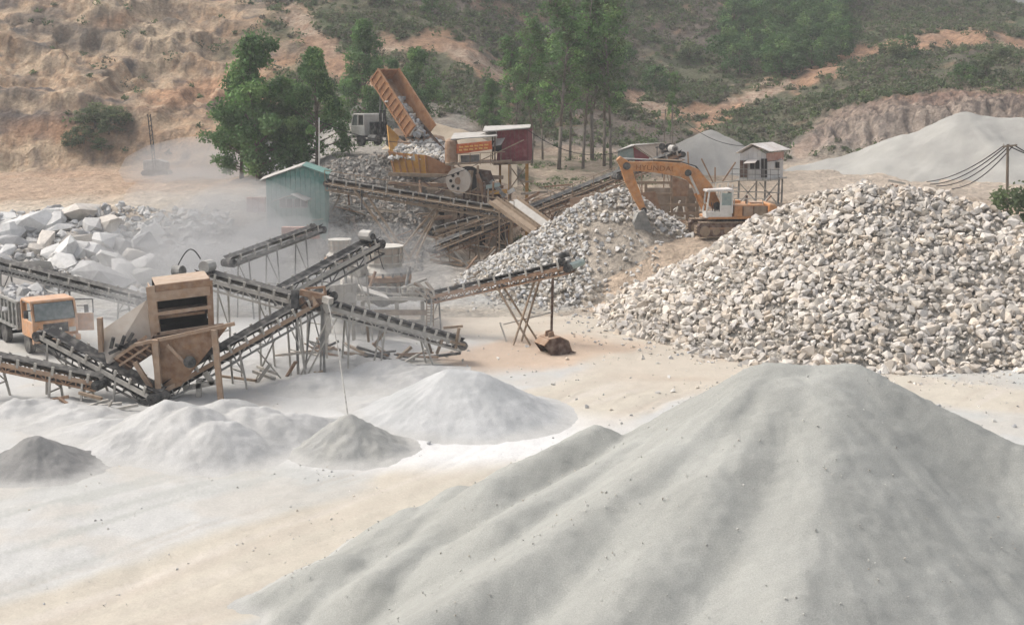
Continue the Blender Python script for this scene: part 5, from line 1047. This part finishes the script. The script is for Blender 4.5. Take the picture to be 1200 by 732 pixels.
# cab
cx0, cx1, cyl, cyr = .05, 1.85, 1.25, .25
MB().box(((cx0 + cx1) / 2, (cyl + cyr) / 2, 1.5), (cx1 - cx0, cyl - cyr, .4)).build('cab_base', 'white_paint', t)
MB().ext([(cx0 - .1, 3.12), (cx1 + .05, 3.08), (cx1, 3.24), (cx0, 3.3)], cyr - .06, cyl + .06).build('cab_roof', 'roof_white', t, bevel=.05)
for x, y, m in ((cx0, cyl, 'white_paint'), (cx0, cyr, 'white_paint'), (cx1, cyl, 'white_paint'), (cx1, cyr, 'white_paint'), (.85, cyl, 'white_paint')): MB().beam((x, y, 1.6), (x - (.18 if x == cx1 else 0), y, 3.15), .10).build('cab_post', m, t)
MB().panel([(cx0 + .06, cyl - .02, 2.1), (.8, cyl - .02, 2.1), (.8, cyl - .02, 3.0), (cx0 + .06, cyl - .02, 3.0)][::-1], .02).build('cab_window', 'teal', t)
MB().box((.45, cyl, 1.9), (.8, .05, .5)).build('cab_door', 'white_paint', t)
MB().box((.5, .75, 1.95), (.5, .55, .5)).build('seat', 'steel_dark', t); MB().box((.28, .75, 2.4), (.14, .5, .7)).build('seat_back', 'steel_dark', t); MB().box((cx0 + .02, .75, 2.3), (.04, .9, 1.4)).build('rear_panel', 'dark_inside', t)
for y in (.45, 1.05): MB().beam((1.2, y, 1.7), (1.3, y, 2.3), .05).build('lever', 'steel_dark', t)
# boom, stick, bucket
def taper(mb, pts, y0, wd):   # centre line with half heights
    up_, dn_ = [], []
    for i, (x, z, hh) in enumerate(pts):
        a = pts[max(i - 1, 0)]; b = pts[min(i + 1, len(pts) - 1)]; dx, dz = b[0] - a[0], b[1] - a[1]; L_ = math.hypot(dx, dz); nx_, nz_ = -dz / L_, dx / L_
        up_.append((x + nx_ * hh, z + nz_ * hh)); dn_.append((x - nx_ * hh, z - nz_ * hh))
    for i in range(len(pts) - 1): mb.ext([dn_[i], dn_[i + 1], up_[i + 1], up_[i]], y0 - wd / 2, y0 + wd / 2)
    return mb
yb_ = -.25
taper(MB(), [(.8, 2.0, .32), (1.6, 3.15, .5), (2.5, 4.15, .52), (3.3, 4.5, .48), (5.2, 4.72, .38), (7.2, 4.8, .27)], yb_, .58).build('boom', 'orange_paint', t, bevel=.03)
taper(MB(), [(7.75, 5.35, .18), (7.25, 4.85, .38), (6.95, 3.9, .36), (6.35, 2.6, .28), (5.95, 1.75, .2)], yb_, .42).build('stick', 'orange_paint', t, bevel=.03)
for x, z, r_ in ((7.2, 4.8, .26), (2.9, 4.3, .24), (.8, 2.0, .28), (5.95, 1.75, .2)): MB().tube((x, yb_ - .36, z), (x, yb_ + .36, z), r_, n=14).build('pivot_pin', 'steel_dark', t)
def ram(a, b, y, s=.5, r_=.13):
    a, b = Vector((a[0], y, a[1])), Vector((b[0], y, b[1])); MB().tube(a, a.lerp(b, s), r_, n=10).build('ram_barrel', 'orange_paint' if r_ > .12 else 'steel_tan', t); MB().tube(a.lerp(b, s), b, r_ * .6, n=10).build('ram_rod', 'canvas', t)
ram((3.4, 5.08), (7.65, 5.3), yb_, .45, .12)
for y in (yb_ - .42, yb_ + .42): ram((1.5, 1.6), (2.8, 4.1), y, .5, .14)
ram((7.1, 4.55), (6.6, 2.1), yb_ - .3, .55, .1)
prof = [(5.95, 1.75), (6.35, 1.6), (6.65, .95), (6.55, .35), (6.1, .05), (5.55, .25), (5.4, .45)]
bk = MB(); thk = .06
for y in (yb_ - .62, yb_ + .62): bk.ext(prof, y - .03, y + .03)
for i in range(len(prof) - 1):
    a, b = prof[i], prof[i + 1]; bk.panel([(a[0], yb_ - .62, a[1]), (b[0], yb_ - .62, b[1]), (b[0], yb_ + .62, b[1]), (a[0], yb_ + .62, a[1])], thk)
bko = bk.build('bucket', 'steel_grey', t)
for k in range(5): y = yb_ - .5 + .25 * k; MB().beam((5.45, y, .4), (5.15, y, .52), .12, .08).build('tooth', 'steel_grey', bko)
for y in (yb_ - .1, yb_ + .12):
    MB().path([Vector((.9, y, 2.4)), Vector((1.5, y, 3.75)), Vector((2.3, y, 4.75)), Vector((3.4, y, 5.06)), Vector((5.2, y, 5.18)), Vector((7.0, y, 5.2)), Vector((7.45, y, 4.6)), Vector((7.2, y, 3.9))], [.035] * 8, 5).build('hose', 'rubber', t)
for x in (-2.4, -1.45, -.7): MB().box((x, 1.31, 1.75), (.04, .04, .66)).build('panel_seam', 'rust_dark', t)
MB().box((-1.9, .2, 2.24), (.9, .9, .12)).build('engine_cover', 'rust_light', t); MB().box((-.6, -.6, 2.25), (.7, .8, .2)).build('tank', 'orange_paint', t)
# boom lettering
cu = bpy.data.curves.new('txt', 'FONT'); cu.body = 'HYUNDAI'; cu.size = .50; cu.extrude = .004; cu.space_character = 1.05
to = bpy.data.objects.new('txt', cu); C.objects.link(to); bpy.context.view_layer.update()
me = bpy.data.meshes.new_from_object(to.evaluated_get(bpy.context.evaluated_depsgraph_get())); bpy.data.objects.remove(to); bpy.data.curves.remove(cu); me.name = 'lettering'
wmax = max(v.co.x for v in me.vertices)
for v in me.vertices:
    u_, v_ = v.co.x / wmax * 2.6, v.co.y; v.co = (6.6 - u_, yb_ + .298 + v.co.z, 4.55 + v_ - u_ * .05)
bm_ = [o for o in t.children if o.name.startswith('boom')][0]
link('lettering', me, 'lettering', bm_)
# spare rusty bucket lying on the dirt
sb = gnd(650, 412); sb.z = h(sb.x, sb.y); t = thing('spare_bucket', 'rusty loose digger bucket lying beneath the stacker belt', 'bucket', sb, R(25))
bk = MB(); prof = [(-.9, .55), (-.6, .85), (0, .95), (.5, .7), (.7, .15), (.5, 0), (-.5, 0)]
for y in (-.6, .6): MB().ext(prof, y - .03, y + .03).build('side_plate', 'rust_dark', t)
for i in (0, 1, 2, 3, 5): a, b = prof[i], prof[i + 1]; bk.panel([(a[0], -.6, a[1]), (b[0], -.6, b[1]), (b[0], .6, b[1]), (a[0], .6, a[1])], .05)
bk.build('shell', 'rust', t)
for k in range(5): MB().beam((.68, -.5 + .25 * k, .12), (1.0, -.5 + .25 * k, .02), .12, .08).build('tooth', 'rust_dark', t)
for y in (-.2, .2): MB().ext([(-.5, .8), (-.1, .9), (-.2, 1.25), (-.45, 1.2)], y - .03, y + .03).build('lug', 'rust', t)

for k, (q0, Y0, q1, Y1, sag, lb) in enumerate((((386, 205), 101.2, (560, 192), 107.4, 1.2, 'slack black cable from the green shed to the crusher platform'), ((374, 142), 112, (582, 152), 109, 1.5, 'thin cable from the white post to the maroon hut'), ((618, 152), 109.2, (726, 178), 112.6, 1.0, 'thin cable from the maroon hut to the small grey shed'), ((788, 128), 125, (882, 171), 103.2, 1.0, 'thin cable from the bare pole to the white hut'), ((440, 276), 69, (452, 318), 74, .4, 'black power lead hanging from the dark motor to the cone crusher'))):
    a, b = P(*q0, Y0), P(*q1, Y1); pts = [a.lerp(b, i / 12) - Vector((0, 0, sag * 4 * (i / 12) * (1 - i / 12))) for i in range(13)]
    tag(MB().path(pts, [.03] * 13, 5).build('power_cable', 'wire'), lb, 'cable')
# ---- drill rig, poles, wires
b = P(184, 207, 138); b.z = h(b.x, b.y); t = thing('drill_rig', 'dark drill rig with tall mast on the upper bench', 'drill rig', b)
for y in (-.7, .7): MB().ext([(-1.3, .1), (1.3, .1), (1.5, .35), (1.3, .65), (-1.3, .65), (-1.5, .35)], y - .2, y + .2).build('track', 'steel_dark', t)
MB().ext([(-1.2, .7), (1.2, .7), (1.2, 1.5), (.4, 1.8), (-1.2, 1.7)], -.8, .8).build('body', 'steel_grey', t, bevel=.05)
for dx in (-.14, .14): MB().beam((.1 + dx, -1.0, .5), (-.25 + dx, -1.0, 6.6), .09).build('mast_rail', 'steel_dark', t)
for k in range(12): z_ = .8 + k * .5; MB().beam((-.04 - .03 * k * .7, -1, z_), (.2 - .03 * k, -1, z_ + .2), .06).build('mast_rung', 'steel_dark', t)
MB().box((-.05, -1.05, 3.0), (.3, .3, .6)).build('drill_head', 'steel_dark', t)
for i, (px, py0, py1, Y_, r_, lb) in enumerate(((374, 138, 200, 112, .07, 'thin white post in front of the dense tree pair'), (836 - 48, 124, 168, 125, .08, 'thin bare pole left of the grey gravel heap'), (777, 128, 168, 127, .08, 'thinner leaning bare pole beside the bare pole'))):
    p = P(px, py1, Y_); p.z = min(p.z, h(p.x, p.y)); t = thing('pole', lb, 'pole', p, world=True)
    MB().tube(p + Vector((0, 0, -.1)), P(px + (i == 2) * 3, py0, Y_), r_, r_ * .7, 8).build('shaft', 'white_paint' if i == 0 else 'pale_bark', t); MB().beam(P(px - 2, py0 + 4, Y_), P(px + 2, py0 + 4, Y_), .06).build('crossbar', 'steel_grey', t)
pb = P(1181, 240, 97); pb.z = h(pb.x, pb.y); t = thing('power_pole', 'dark wooden power pole with crossarm at the right edge', 'power pole', pb, world=True)
tp_ = P(1181, 169, 97); MB().tube(pb, tp_, .13, .1, 8).build('shaft', 'bark', t); MB().beam(P(1175, 172, 97), P(1192, 170, 96.4), .12).build('crossarm', 'bark', t)
for px in (1176, 1183, 1190): MB().lathe([(.06, 0), (.08, .1), (.04, .2)], tuple(P(px, 171, 97)), 8).build('insulator', 'roof_grey', t)
for k, (px, tx, ty) in enumerate(((1176, 1086, 213), (1179, 1090, 216), (1183, 1097, 218), (1187, 1108, 221))):
    a, b = P(px, 171, 97), P(tx, ty, 118); pts = []
    for i in range(13):
        s = i / 12; q = a.lerp(b, s); q.z -= .55 * 4 * s * (1 - s) * (1 + .25 * k); pts.append(q)
    o = MB().path(pts, [.045] * 13, 5).build('power_cable', 'wire'); tag(o, ('topmost', 'second highest', 'third highest', 'lowest')[k] + ' black cable sagging left from the power pole', 'cable', 'cables of the power pole')
for k, px in enumerate((1180, 1188)):
    a, b = P(px, 170, 97), P(1290, 200 + 8 * k, 96); pts = [a.lerp(b, i / 8) - Vector((0, 0, .4 * 4 * (i / 8) * (1 - i / 8))) for i in range(9)]
    o = MB().path(pts, [.045] * 9, 5).build('power_cable', 'wire'); tag(o, ('upper', 'lower')[k] + ' black cable leaving right from the power pole', 'cable', 'cables of the power pole')

# ================================================================== vegetation
def leaf_cloud(r, centers, radii, nper, size, cols, squash=.8):
    """quads scattered through clumps; returns V,F,col"""
    n = int(np.sum(nper)); idx = np.repeat(np.arange(len(centers)), nper)
    d = r.normal(size=(n, 3)); d /= np.linalg.norm(d, axis=1)[:, None]; rad = r.random(n) ** .45
    c = np.asarray(centers)[idx] + d * (rad * np.asarray(radii)[idx])[:, None] * np.array([1, 1, squash])
    nrm = d * .6 + r.normal(size=(n, 3)) * .7 + np.array([0, 0, .35]); nrm /= np.linalg.norm(nrm, axis=1)[:, None]
    a = np.cross(nrm, r.normal(size=(n, 3))); a /= np.linalg.norm(a, axis=1)[:, None]; b = np.cross(nrm, a)
    s = (size * (.55 + .9 * r.random(n)))[:, None]
    V = np.stack([c - a * s * .5, c + b * s * .28, c + a * s * .5, c - b * s * .28], 1).reshape(-1, 3)
    Fq = np.arange(4 * n).reshape(-1, 4); cl = np.asarray(cols)[idx] * (1 + r.normal(0, .14, (n, 1)))
    return V, Fq, np.repeat(np.clip(cl, .01, .5), 4, 0)
GREEN = np.array([(.13, .235, .075), (.10, .19, .065), (.175, .28, .095), (.12, .20, .08), (.095, .17, .065)])
OLIVE = np.array([(.13, .175, .075), (.11, .145, .07), (.165, .195, .095), (.10, .13, .065)])
def tree_meshes(kind, seed):
    r = np.random.default_rng(seed); mb = MB(); cs, rs = [], []
    if kind == 'broad':
        Ht = 11.; mb.path([Vector((0, 0, -.2)), Vector((.1, 0, 2.2)), Vector((.25, .1, 5)), Vector((.1, .2, 8.2))], [.28, .2, .15, .06], 7)
        for k in range(26):
            z = .9 + 9.6 * (k / 26.); a = r.random() * 6.28; w_ = 3.6 * math.sin(min(1, .22 + (z / Ht) * .95) * math.pi) ** .6 * (.5 + .5 * r.random()); e = Vector((math.cos(a) * w_, math.sin(a) * w_, z + .5))
            mb.path([Vector((.1, .05, z * .72)), Vector((e.x * .5, e.y * .5, z * .9)), e], [.09, .06, .03], 5)
            for q in range(4): cs.append((e.x * (.6 + .5 * r.random()) + r.normal(0, .5), e.y * (.6 + .5 * r.random()) + r.normal(0, .5), e.z + r.normal(0, .5))); rs.append(.6 + .65 * r.random())
        for q in range(7): cs.append((r.normal(0, .5), r.normal(0, .5), 9.6 + r.random() * 1.6)); rs.append(.7)
        nper, size, pal = 120, .34, GREEN
    elif kind == 'tall':
        Ht = 17.; lean = r.normal(0, 1.1, 2); bend = r.normal(0, .5, (5, 2)); pts = [Vector((lean[0] * s ** 2 + bend[int(s * 4)][0] * s, lean[1] * s, Ht * s - .2 * (s == 0))) for s in (0, .25, .5, .75, 1)]; mb.path(pts, [.16, .13, .10, .07, .03], 7)
        for k in range(34):
            s = .30 + .68 * (k / 34.) ** .9; a = r.random() * 6.28; L_ = (1.9 * (1 - s) + .7) * (.5 + .8 * r.random()); i = min(3, int(s * 4)); q = pts[i].lerp(pts[i + 1], s * 4 - i); e = q + Vector((math.cos(a) * L_, math.sin(a) * L_, .5 + L_ * .5))
            mb.path([q, q.lerp(e, .5) + Vector((0, 0, .12)), e], [.05, .035, .015], 4)
            if s < .42 and r.random() < .5: continue
            for f in range(3): g = q.lerp(e, .55 + .5 * r.random()); cs.append((g.x + r.normal(0, .3), g.y + r.normal(0, .3), g.z + r.normal(0, .4))); rs.append(.4 + .45 * r.random())
        nper, size, pal = 46, .27, np.concatenate([GREEN * 1.1, OLIVE[:2]])
    else:   # bush / small crown
        mb.path([Vector((0, 0, -.2)), Vector((0.1, 0, 1.2)), Vector((.1, .1, 3.0))], [.16, .12, .05], 6)
        for k in range(24):
            a = r.random() * 6.28; z = .6 + 4.0 * r.random(); w_ = 2.2 * math.sin(min(1, .25 + z / 4.9 * .75) * math.pi) ** .5 * r.random() ** .5; cs.append((math.cos(a) * w_, math.sin(a) * w_, z)); rs.append(.55 + .55 * r.random())
            if k % 3 == 0: mb.path([Vector((.05, .05, 1.)), Vector((cs[-1][0] * .9, cs[-1][1] * .9, z))], [.06, .02], 4)
        nper, size, pal = 85, .32, (GREEN * .8 if kind == 'dark' else OLIVE)
    cols = pal[r.integers(0, len(pal), len(cs))] * (.75 + .5 * r.random((len(cs), 1)))
    V, Fq, cl = leaf_cloud(r, np.array(cs), np.array(rs), np.full(len(cs), nper), size, cols)
    cm = npmesh('crown', V, Fq, cl); cm.materials.append(MATS['leaf']); tm = mb.mesh('trunk', smooth=True); tm.materials.append(MATS['pale_bark' if kind == 'tall' else 'bark'])
    return tm, cm
TREES = {k: [tree_meshes(k, 900 + 31 * i + len(k)) for i in range(n)] for k, n in (('broad', 3), ('tall', 5), ('dark', 3), ('bush', 3))}
_cnt = [0]
def plant(kind, label, px, py, Y, height, group=None, name=None, cat='tree', wid=1.0, x=None):
    base = {'broad': 11.2, 'tall': 17.6, 'dark': 5.2, 'bush': 5.2}[kind]
    if x is None: x = P(px, py, Y).x
    z = h(x, Y); s = height / base; t = thing(name or {'broad': 'broadleaf_tree', 'tall': 'slender_tree', 'dark': 'hillside_tree', 'bush': 'shrub'}[kind], label, cat, (x, Y, z), random.random() * 6.28, group); t.scale = (s * wid, s * wid, s)
    tm, cm = TREES[kind][_cnt[0] % len(TREES[kind])]; _cnt[0] += 1
    link('trunk', tm, None, t); link('crown', cm, None, t); return t
def top_h(px, pytop, Y, py=200): x = P(px, py, Y).x; return zat(pytop, Y) - h(x, Y)
plant('broad', 'tall dense green tree behind the green shed, left of the pair', 303, 200, 118, top_h(303, 42, 118), wid=.95)
plant('broad', 'dense green tree standing right above the thin white post', 372, 200, 117, top_h(372, 62, 117), wid=.9)
plant('broad', 'lower leafy tree between the tall pair, above the shed roof', 338, 200, 121, top_h(338, 92, 121), wid=1.15)
plant('broad', 'shorter dusty tree at the left foot of the tall dense tree', 283, 205, 122, top_h(283, 88, 122), wid=.95)
for px, pt, Y_, lb in ((428, 28, 150, 'conical green tree on the slope above the raised tipper bed'), (490, 58, 148, 'rounded green tree on the slope right of the tipper bed'), (462, 70, 156, 'small tree between the conical and rounded slope trees'), (575, 95, 150, 'dark bushy tree on the slope behind the maroon hut')):
    plant('broad', lb, px, 150, Y_, top_h(px, pt, Y_, 150), wid=.9)
ords = ('first', 'second', 'third', 'fourth', 'fifth', 'sixth', 'seventh', 'eighth', 'ninth', 'tenth', 'eleventh', 'twelfth')
gv = [(606, 40, 139), (623, 20, 136), (636, 35, 143), (655, -15, 133), (668, -5, 142), (683, -12, 135), (694, -40, 143), (708, -30, 138), (716, -10, 134)]
for i, (px, pt, Y_) in enumerate(gv): plant('tall', f'{ords[i]} slender tree from the left in the grove right of the maroon hut', px, 195, Y_, top_h(px, pt, Y_), 'slender trees of the grove', wid=1.05 + .25 * (i % 3 == 0))
plant('tall', 'thin sparse tree standing alone right of the grove', 785, 180, 150, top_h(785, 85, 150), wid=.8)
plant('bush', 'rounded olive shrub at the right edge by the power pole', 1186, 240, 84, 6.3, wid=.95)
plant('bush', 'low olive shrub cut by the right edge of the photo', 1216, 240, 82, 5.6, wid=1.0)
for i, (px, Y_, hh) in enumerate(((112, 154.5, 3.4), (128, 153.5, 2.6), (98, 152.5, 2.4), (140, 155, 2.6), (84, 152, 2.0), (118, 152, 1.8))):
    plant('bush', ('largest dusty bush on the tan rock face left of the drill rig', 'bush just right of the largest bush on the rock face', 'bush just left of the largest bush on the rock face', 'rightmost bush of the clump on the tan rock face', 'leftmost bush of the clump on the tan rock face', 'smallest bush at the foot of the rock face clump')[i], px, 165, Y_, hh, wid=1.6, name='cliff_bush', cat='bush')
# dense wood on the upper right slope
r = np.random.default_rng(77); cand = []
for k in range(400):
    px, Y_ = r.uniform(835, 1010), r.uniform(192, 268); x = (px - 600) / F * Y_; pz = proj(x, Y_, h(x, Y_)); cx_, cy_ = 925 - (pz[1] - 40) * .4, 42
    if ((pz[0] - cx_) / 75) ** 2 + ((pz[1] - cy_) / 55) ** 2 < 1 and all(math.hypot(x - a, Y_ - b) > 3.6 for a, b in cand): cand.append((x, Y_))
for x, Y_ in cand[:46]: plant('dark', 'dark green tree in the dense wood on the upper right slope', 0, 0, Y_, r.uniform(4.2, 6.6), 'trees of the dense hillside wood', wid=1.2, x=x)
for k in range(70):     # scattered trees over the rest of the slope
    px, Y_ = r.uniform(330, 1200), r.uniform(168, 270); x = (px - 600) / F * Y_; 
    i = np.searchsorted(TS, x / Y_); j = np.searchsorted(YS, Y_)
    if vegmask[min(i, len(TS) - 1), min(j, len(YS) - 1)] < .7: continue
    if k < 45: plant('bush' if r.random() < .6 else 'dark', 'scattered scrub tree on the grey green hillside', 0, 0, Y_, r.uniform(2.4, 4.6), 'scrub trees scattered over the hillside', name='scrub_tree', wid=1.3, x=x)
# scrub covering the hillside
r = np.random.default_rng(55); N = 60000
yy = 150 + 128 * r.random(N) ** .85; tx = r.uniform(-.46, .46, N); xx = tx * yy
i = np.clip(np.searchsorted(TS, tx), 0, len(TS) - 1); j = np.clip(np.searchsorted(YS, yy), 0, len(YS) - 1); pxs = 600 + F * tx
vm = vegmask[i, j] * (1 - .97 * rocky[i, j]); dn = sstep(-.35, .25, fbm(xx * .045, yy * .045, 4)); keep = r.random(N) < vm * (.12 + .5 * dn)
zb = H(xx, yy); fwz = yy * math.cos(TH) - (zb - CAMZ) * math.sin(TH); pyy = CY - F * (yy * math.sin(TH) + (zb - CAMZ) * math.cos(TH)) / fwz; keep &= pyy > -40
xx, yy, zb, pxs = xx[keep], yy[keep], zb[keep], pxs[keep]; n = len(xx)
sz = .45 + .95 * r.random(n) ** 1.8
SC = np.array([(.12, .155, .07), (.145, .155, .09), (.10, .14, .065), (.16, .15, .10), (.125, .165, .065), (.15, .135, .095), (.095, .125, .06)]); cl = SC[r.integers(0, len(SC), n)] * (.8 + .4 * r.random((n, 1)))
V, Fq, cl = leaf_cloud(r, np.stack([xx, yy, zb + sz * .35], -1), sz, np.full(n, 26), .44, cl, .7)
o = link('hillside_scrub', npmesh('hillside_scrub', V, Fq, cl), 'leaf'); o['kind'] = 'stuff'; tag(o, 'grey green scrub covering the hillside', 'scrub')
print('scrub', n)
# weeds on terrace and bank
r = np.random.default_rng(56); n = 900; yy = r.uniform(103, 150, n); pxs = r.uniform(380, 800, n); xx = (pxs - 600) / F * yy; ok = (fbm(xx * .15, yy * .15, 3) > .02) & ~((pxs > 405) & (pxs < 560) & (yy < 128)); xx, yy = xx[ok], yy[ok]; n = len(xx); sz = .2 + .4 * r.random(n)
V, Fq, cl = leaf_cloud(r, np.stack([xx, yy, H(xx, yy) + sz * .3], -1), sz, np.full(n, 22), .22, OLIVE[r.integers(0, 4, n)] * 1.15, .6)
o = link('terrace_weeds', npmesh('terrace_weeds', V, Fq, cl), 'leaf'); o['kind'] = 'stuff'; tag(o, 'low dusty weeds on the terrace below the grove', 'weeds')

# ================================================================== air
def volume_mat(name, dens, colr):
    m = bpy.data.materials.new(name); m.use_nodes = True; n = m.node_tree.nodes; n.remove(n['Principled BSDF'])
    v = n.new('ShaderNodeVolumePrincipled'); v.inputs['Color'].default_value = (*colr, 1); v.inputs['Density'].default_value = dens; v.inputs['Anisotropy'].default_value = .1
    m.node_tree.links.new(v.outputs[0], n['Material Output'].inputs['Volume']); MATS[name] = m; return m
volume_mat('haze_air', .0005, (.86, .89, .92)); volume_mat('dust_air', .095, (.66, .66, .66)); volume_mat('dust_thick', .12, (.66, .66, .66))
zmax = max(float(Z.max()), 40) + 12
hz = MB().box((0, 215, (zmax - 2.2) / 2), (1500, 600, zmax + 2.2)).build('haze', 'haze_air'); hz['kind'] = 'stuff'
r = np.random.default_rng(5)
for i, (px, py, Y_, rx, ry, rz_) in enumerate(((255, 285, 90, 5.5, 4, 3.6), (215, 330, 80, 6, 4, 2.8), (290, 262, 94, 5.0, 3, 3.4), (160, 378, 63, 3.2, 2, 1.8), (255, 200, 130, 10, 7, 3.6), (235, 240, 104, 6.5, 4, 3.2), (340, 295, 84, 4.5, 3.0, 2.4), (265, 320, 78, 4.5, 3, 2.4), (440, 318, 79, 5, 2.5, 3.2), (345, 255, 98, 4, 2, 3.2), (180, 295, 88, 5, 3, 2.5))):
    mb = MB(); pr = [(max(.02, math.sin(k * math.pi / 8)), -math.cos(k * math.pi / 8)) for k in range(9)]; mb.lathe(pr, n=16)
    o = mb.build('dust_cloud', 'dust_thick' if i in (0, 2) else 'dust_air', smooth=True); o.location = P(px, py, Y_); o.scale = (rx, ry, rz_); o['kind'] = 'stuff'
volume_mat('dust_veil', .012, (.86, .86, .86))
for px, py, Y_, rx, ry, rz_ in ((290, 410, 64, 11, 7, 4.5), (420, 400, 66, 9, 7, 4.5)):
    mb = MB(); pr = [(max(.02, math.sin(k * math.pi / 10)), -math.cos(k * math.pi / 10)) for k in range(11)]; mb.lathe(pr, n=20)
    o = mb.build('dust_cloud', 'dust_veil', smooth=True); o.location = P(px, py, Y_); o.scale = (rx, ry, rz_); o['kind'] = 'stuff'
for o in bpy.data.objects:
    if '_w' in o.keys(): del o['_w']
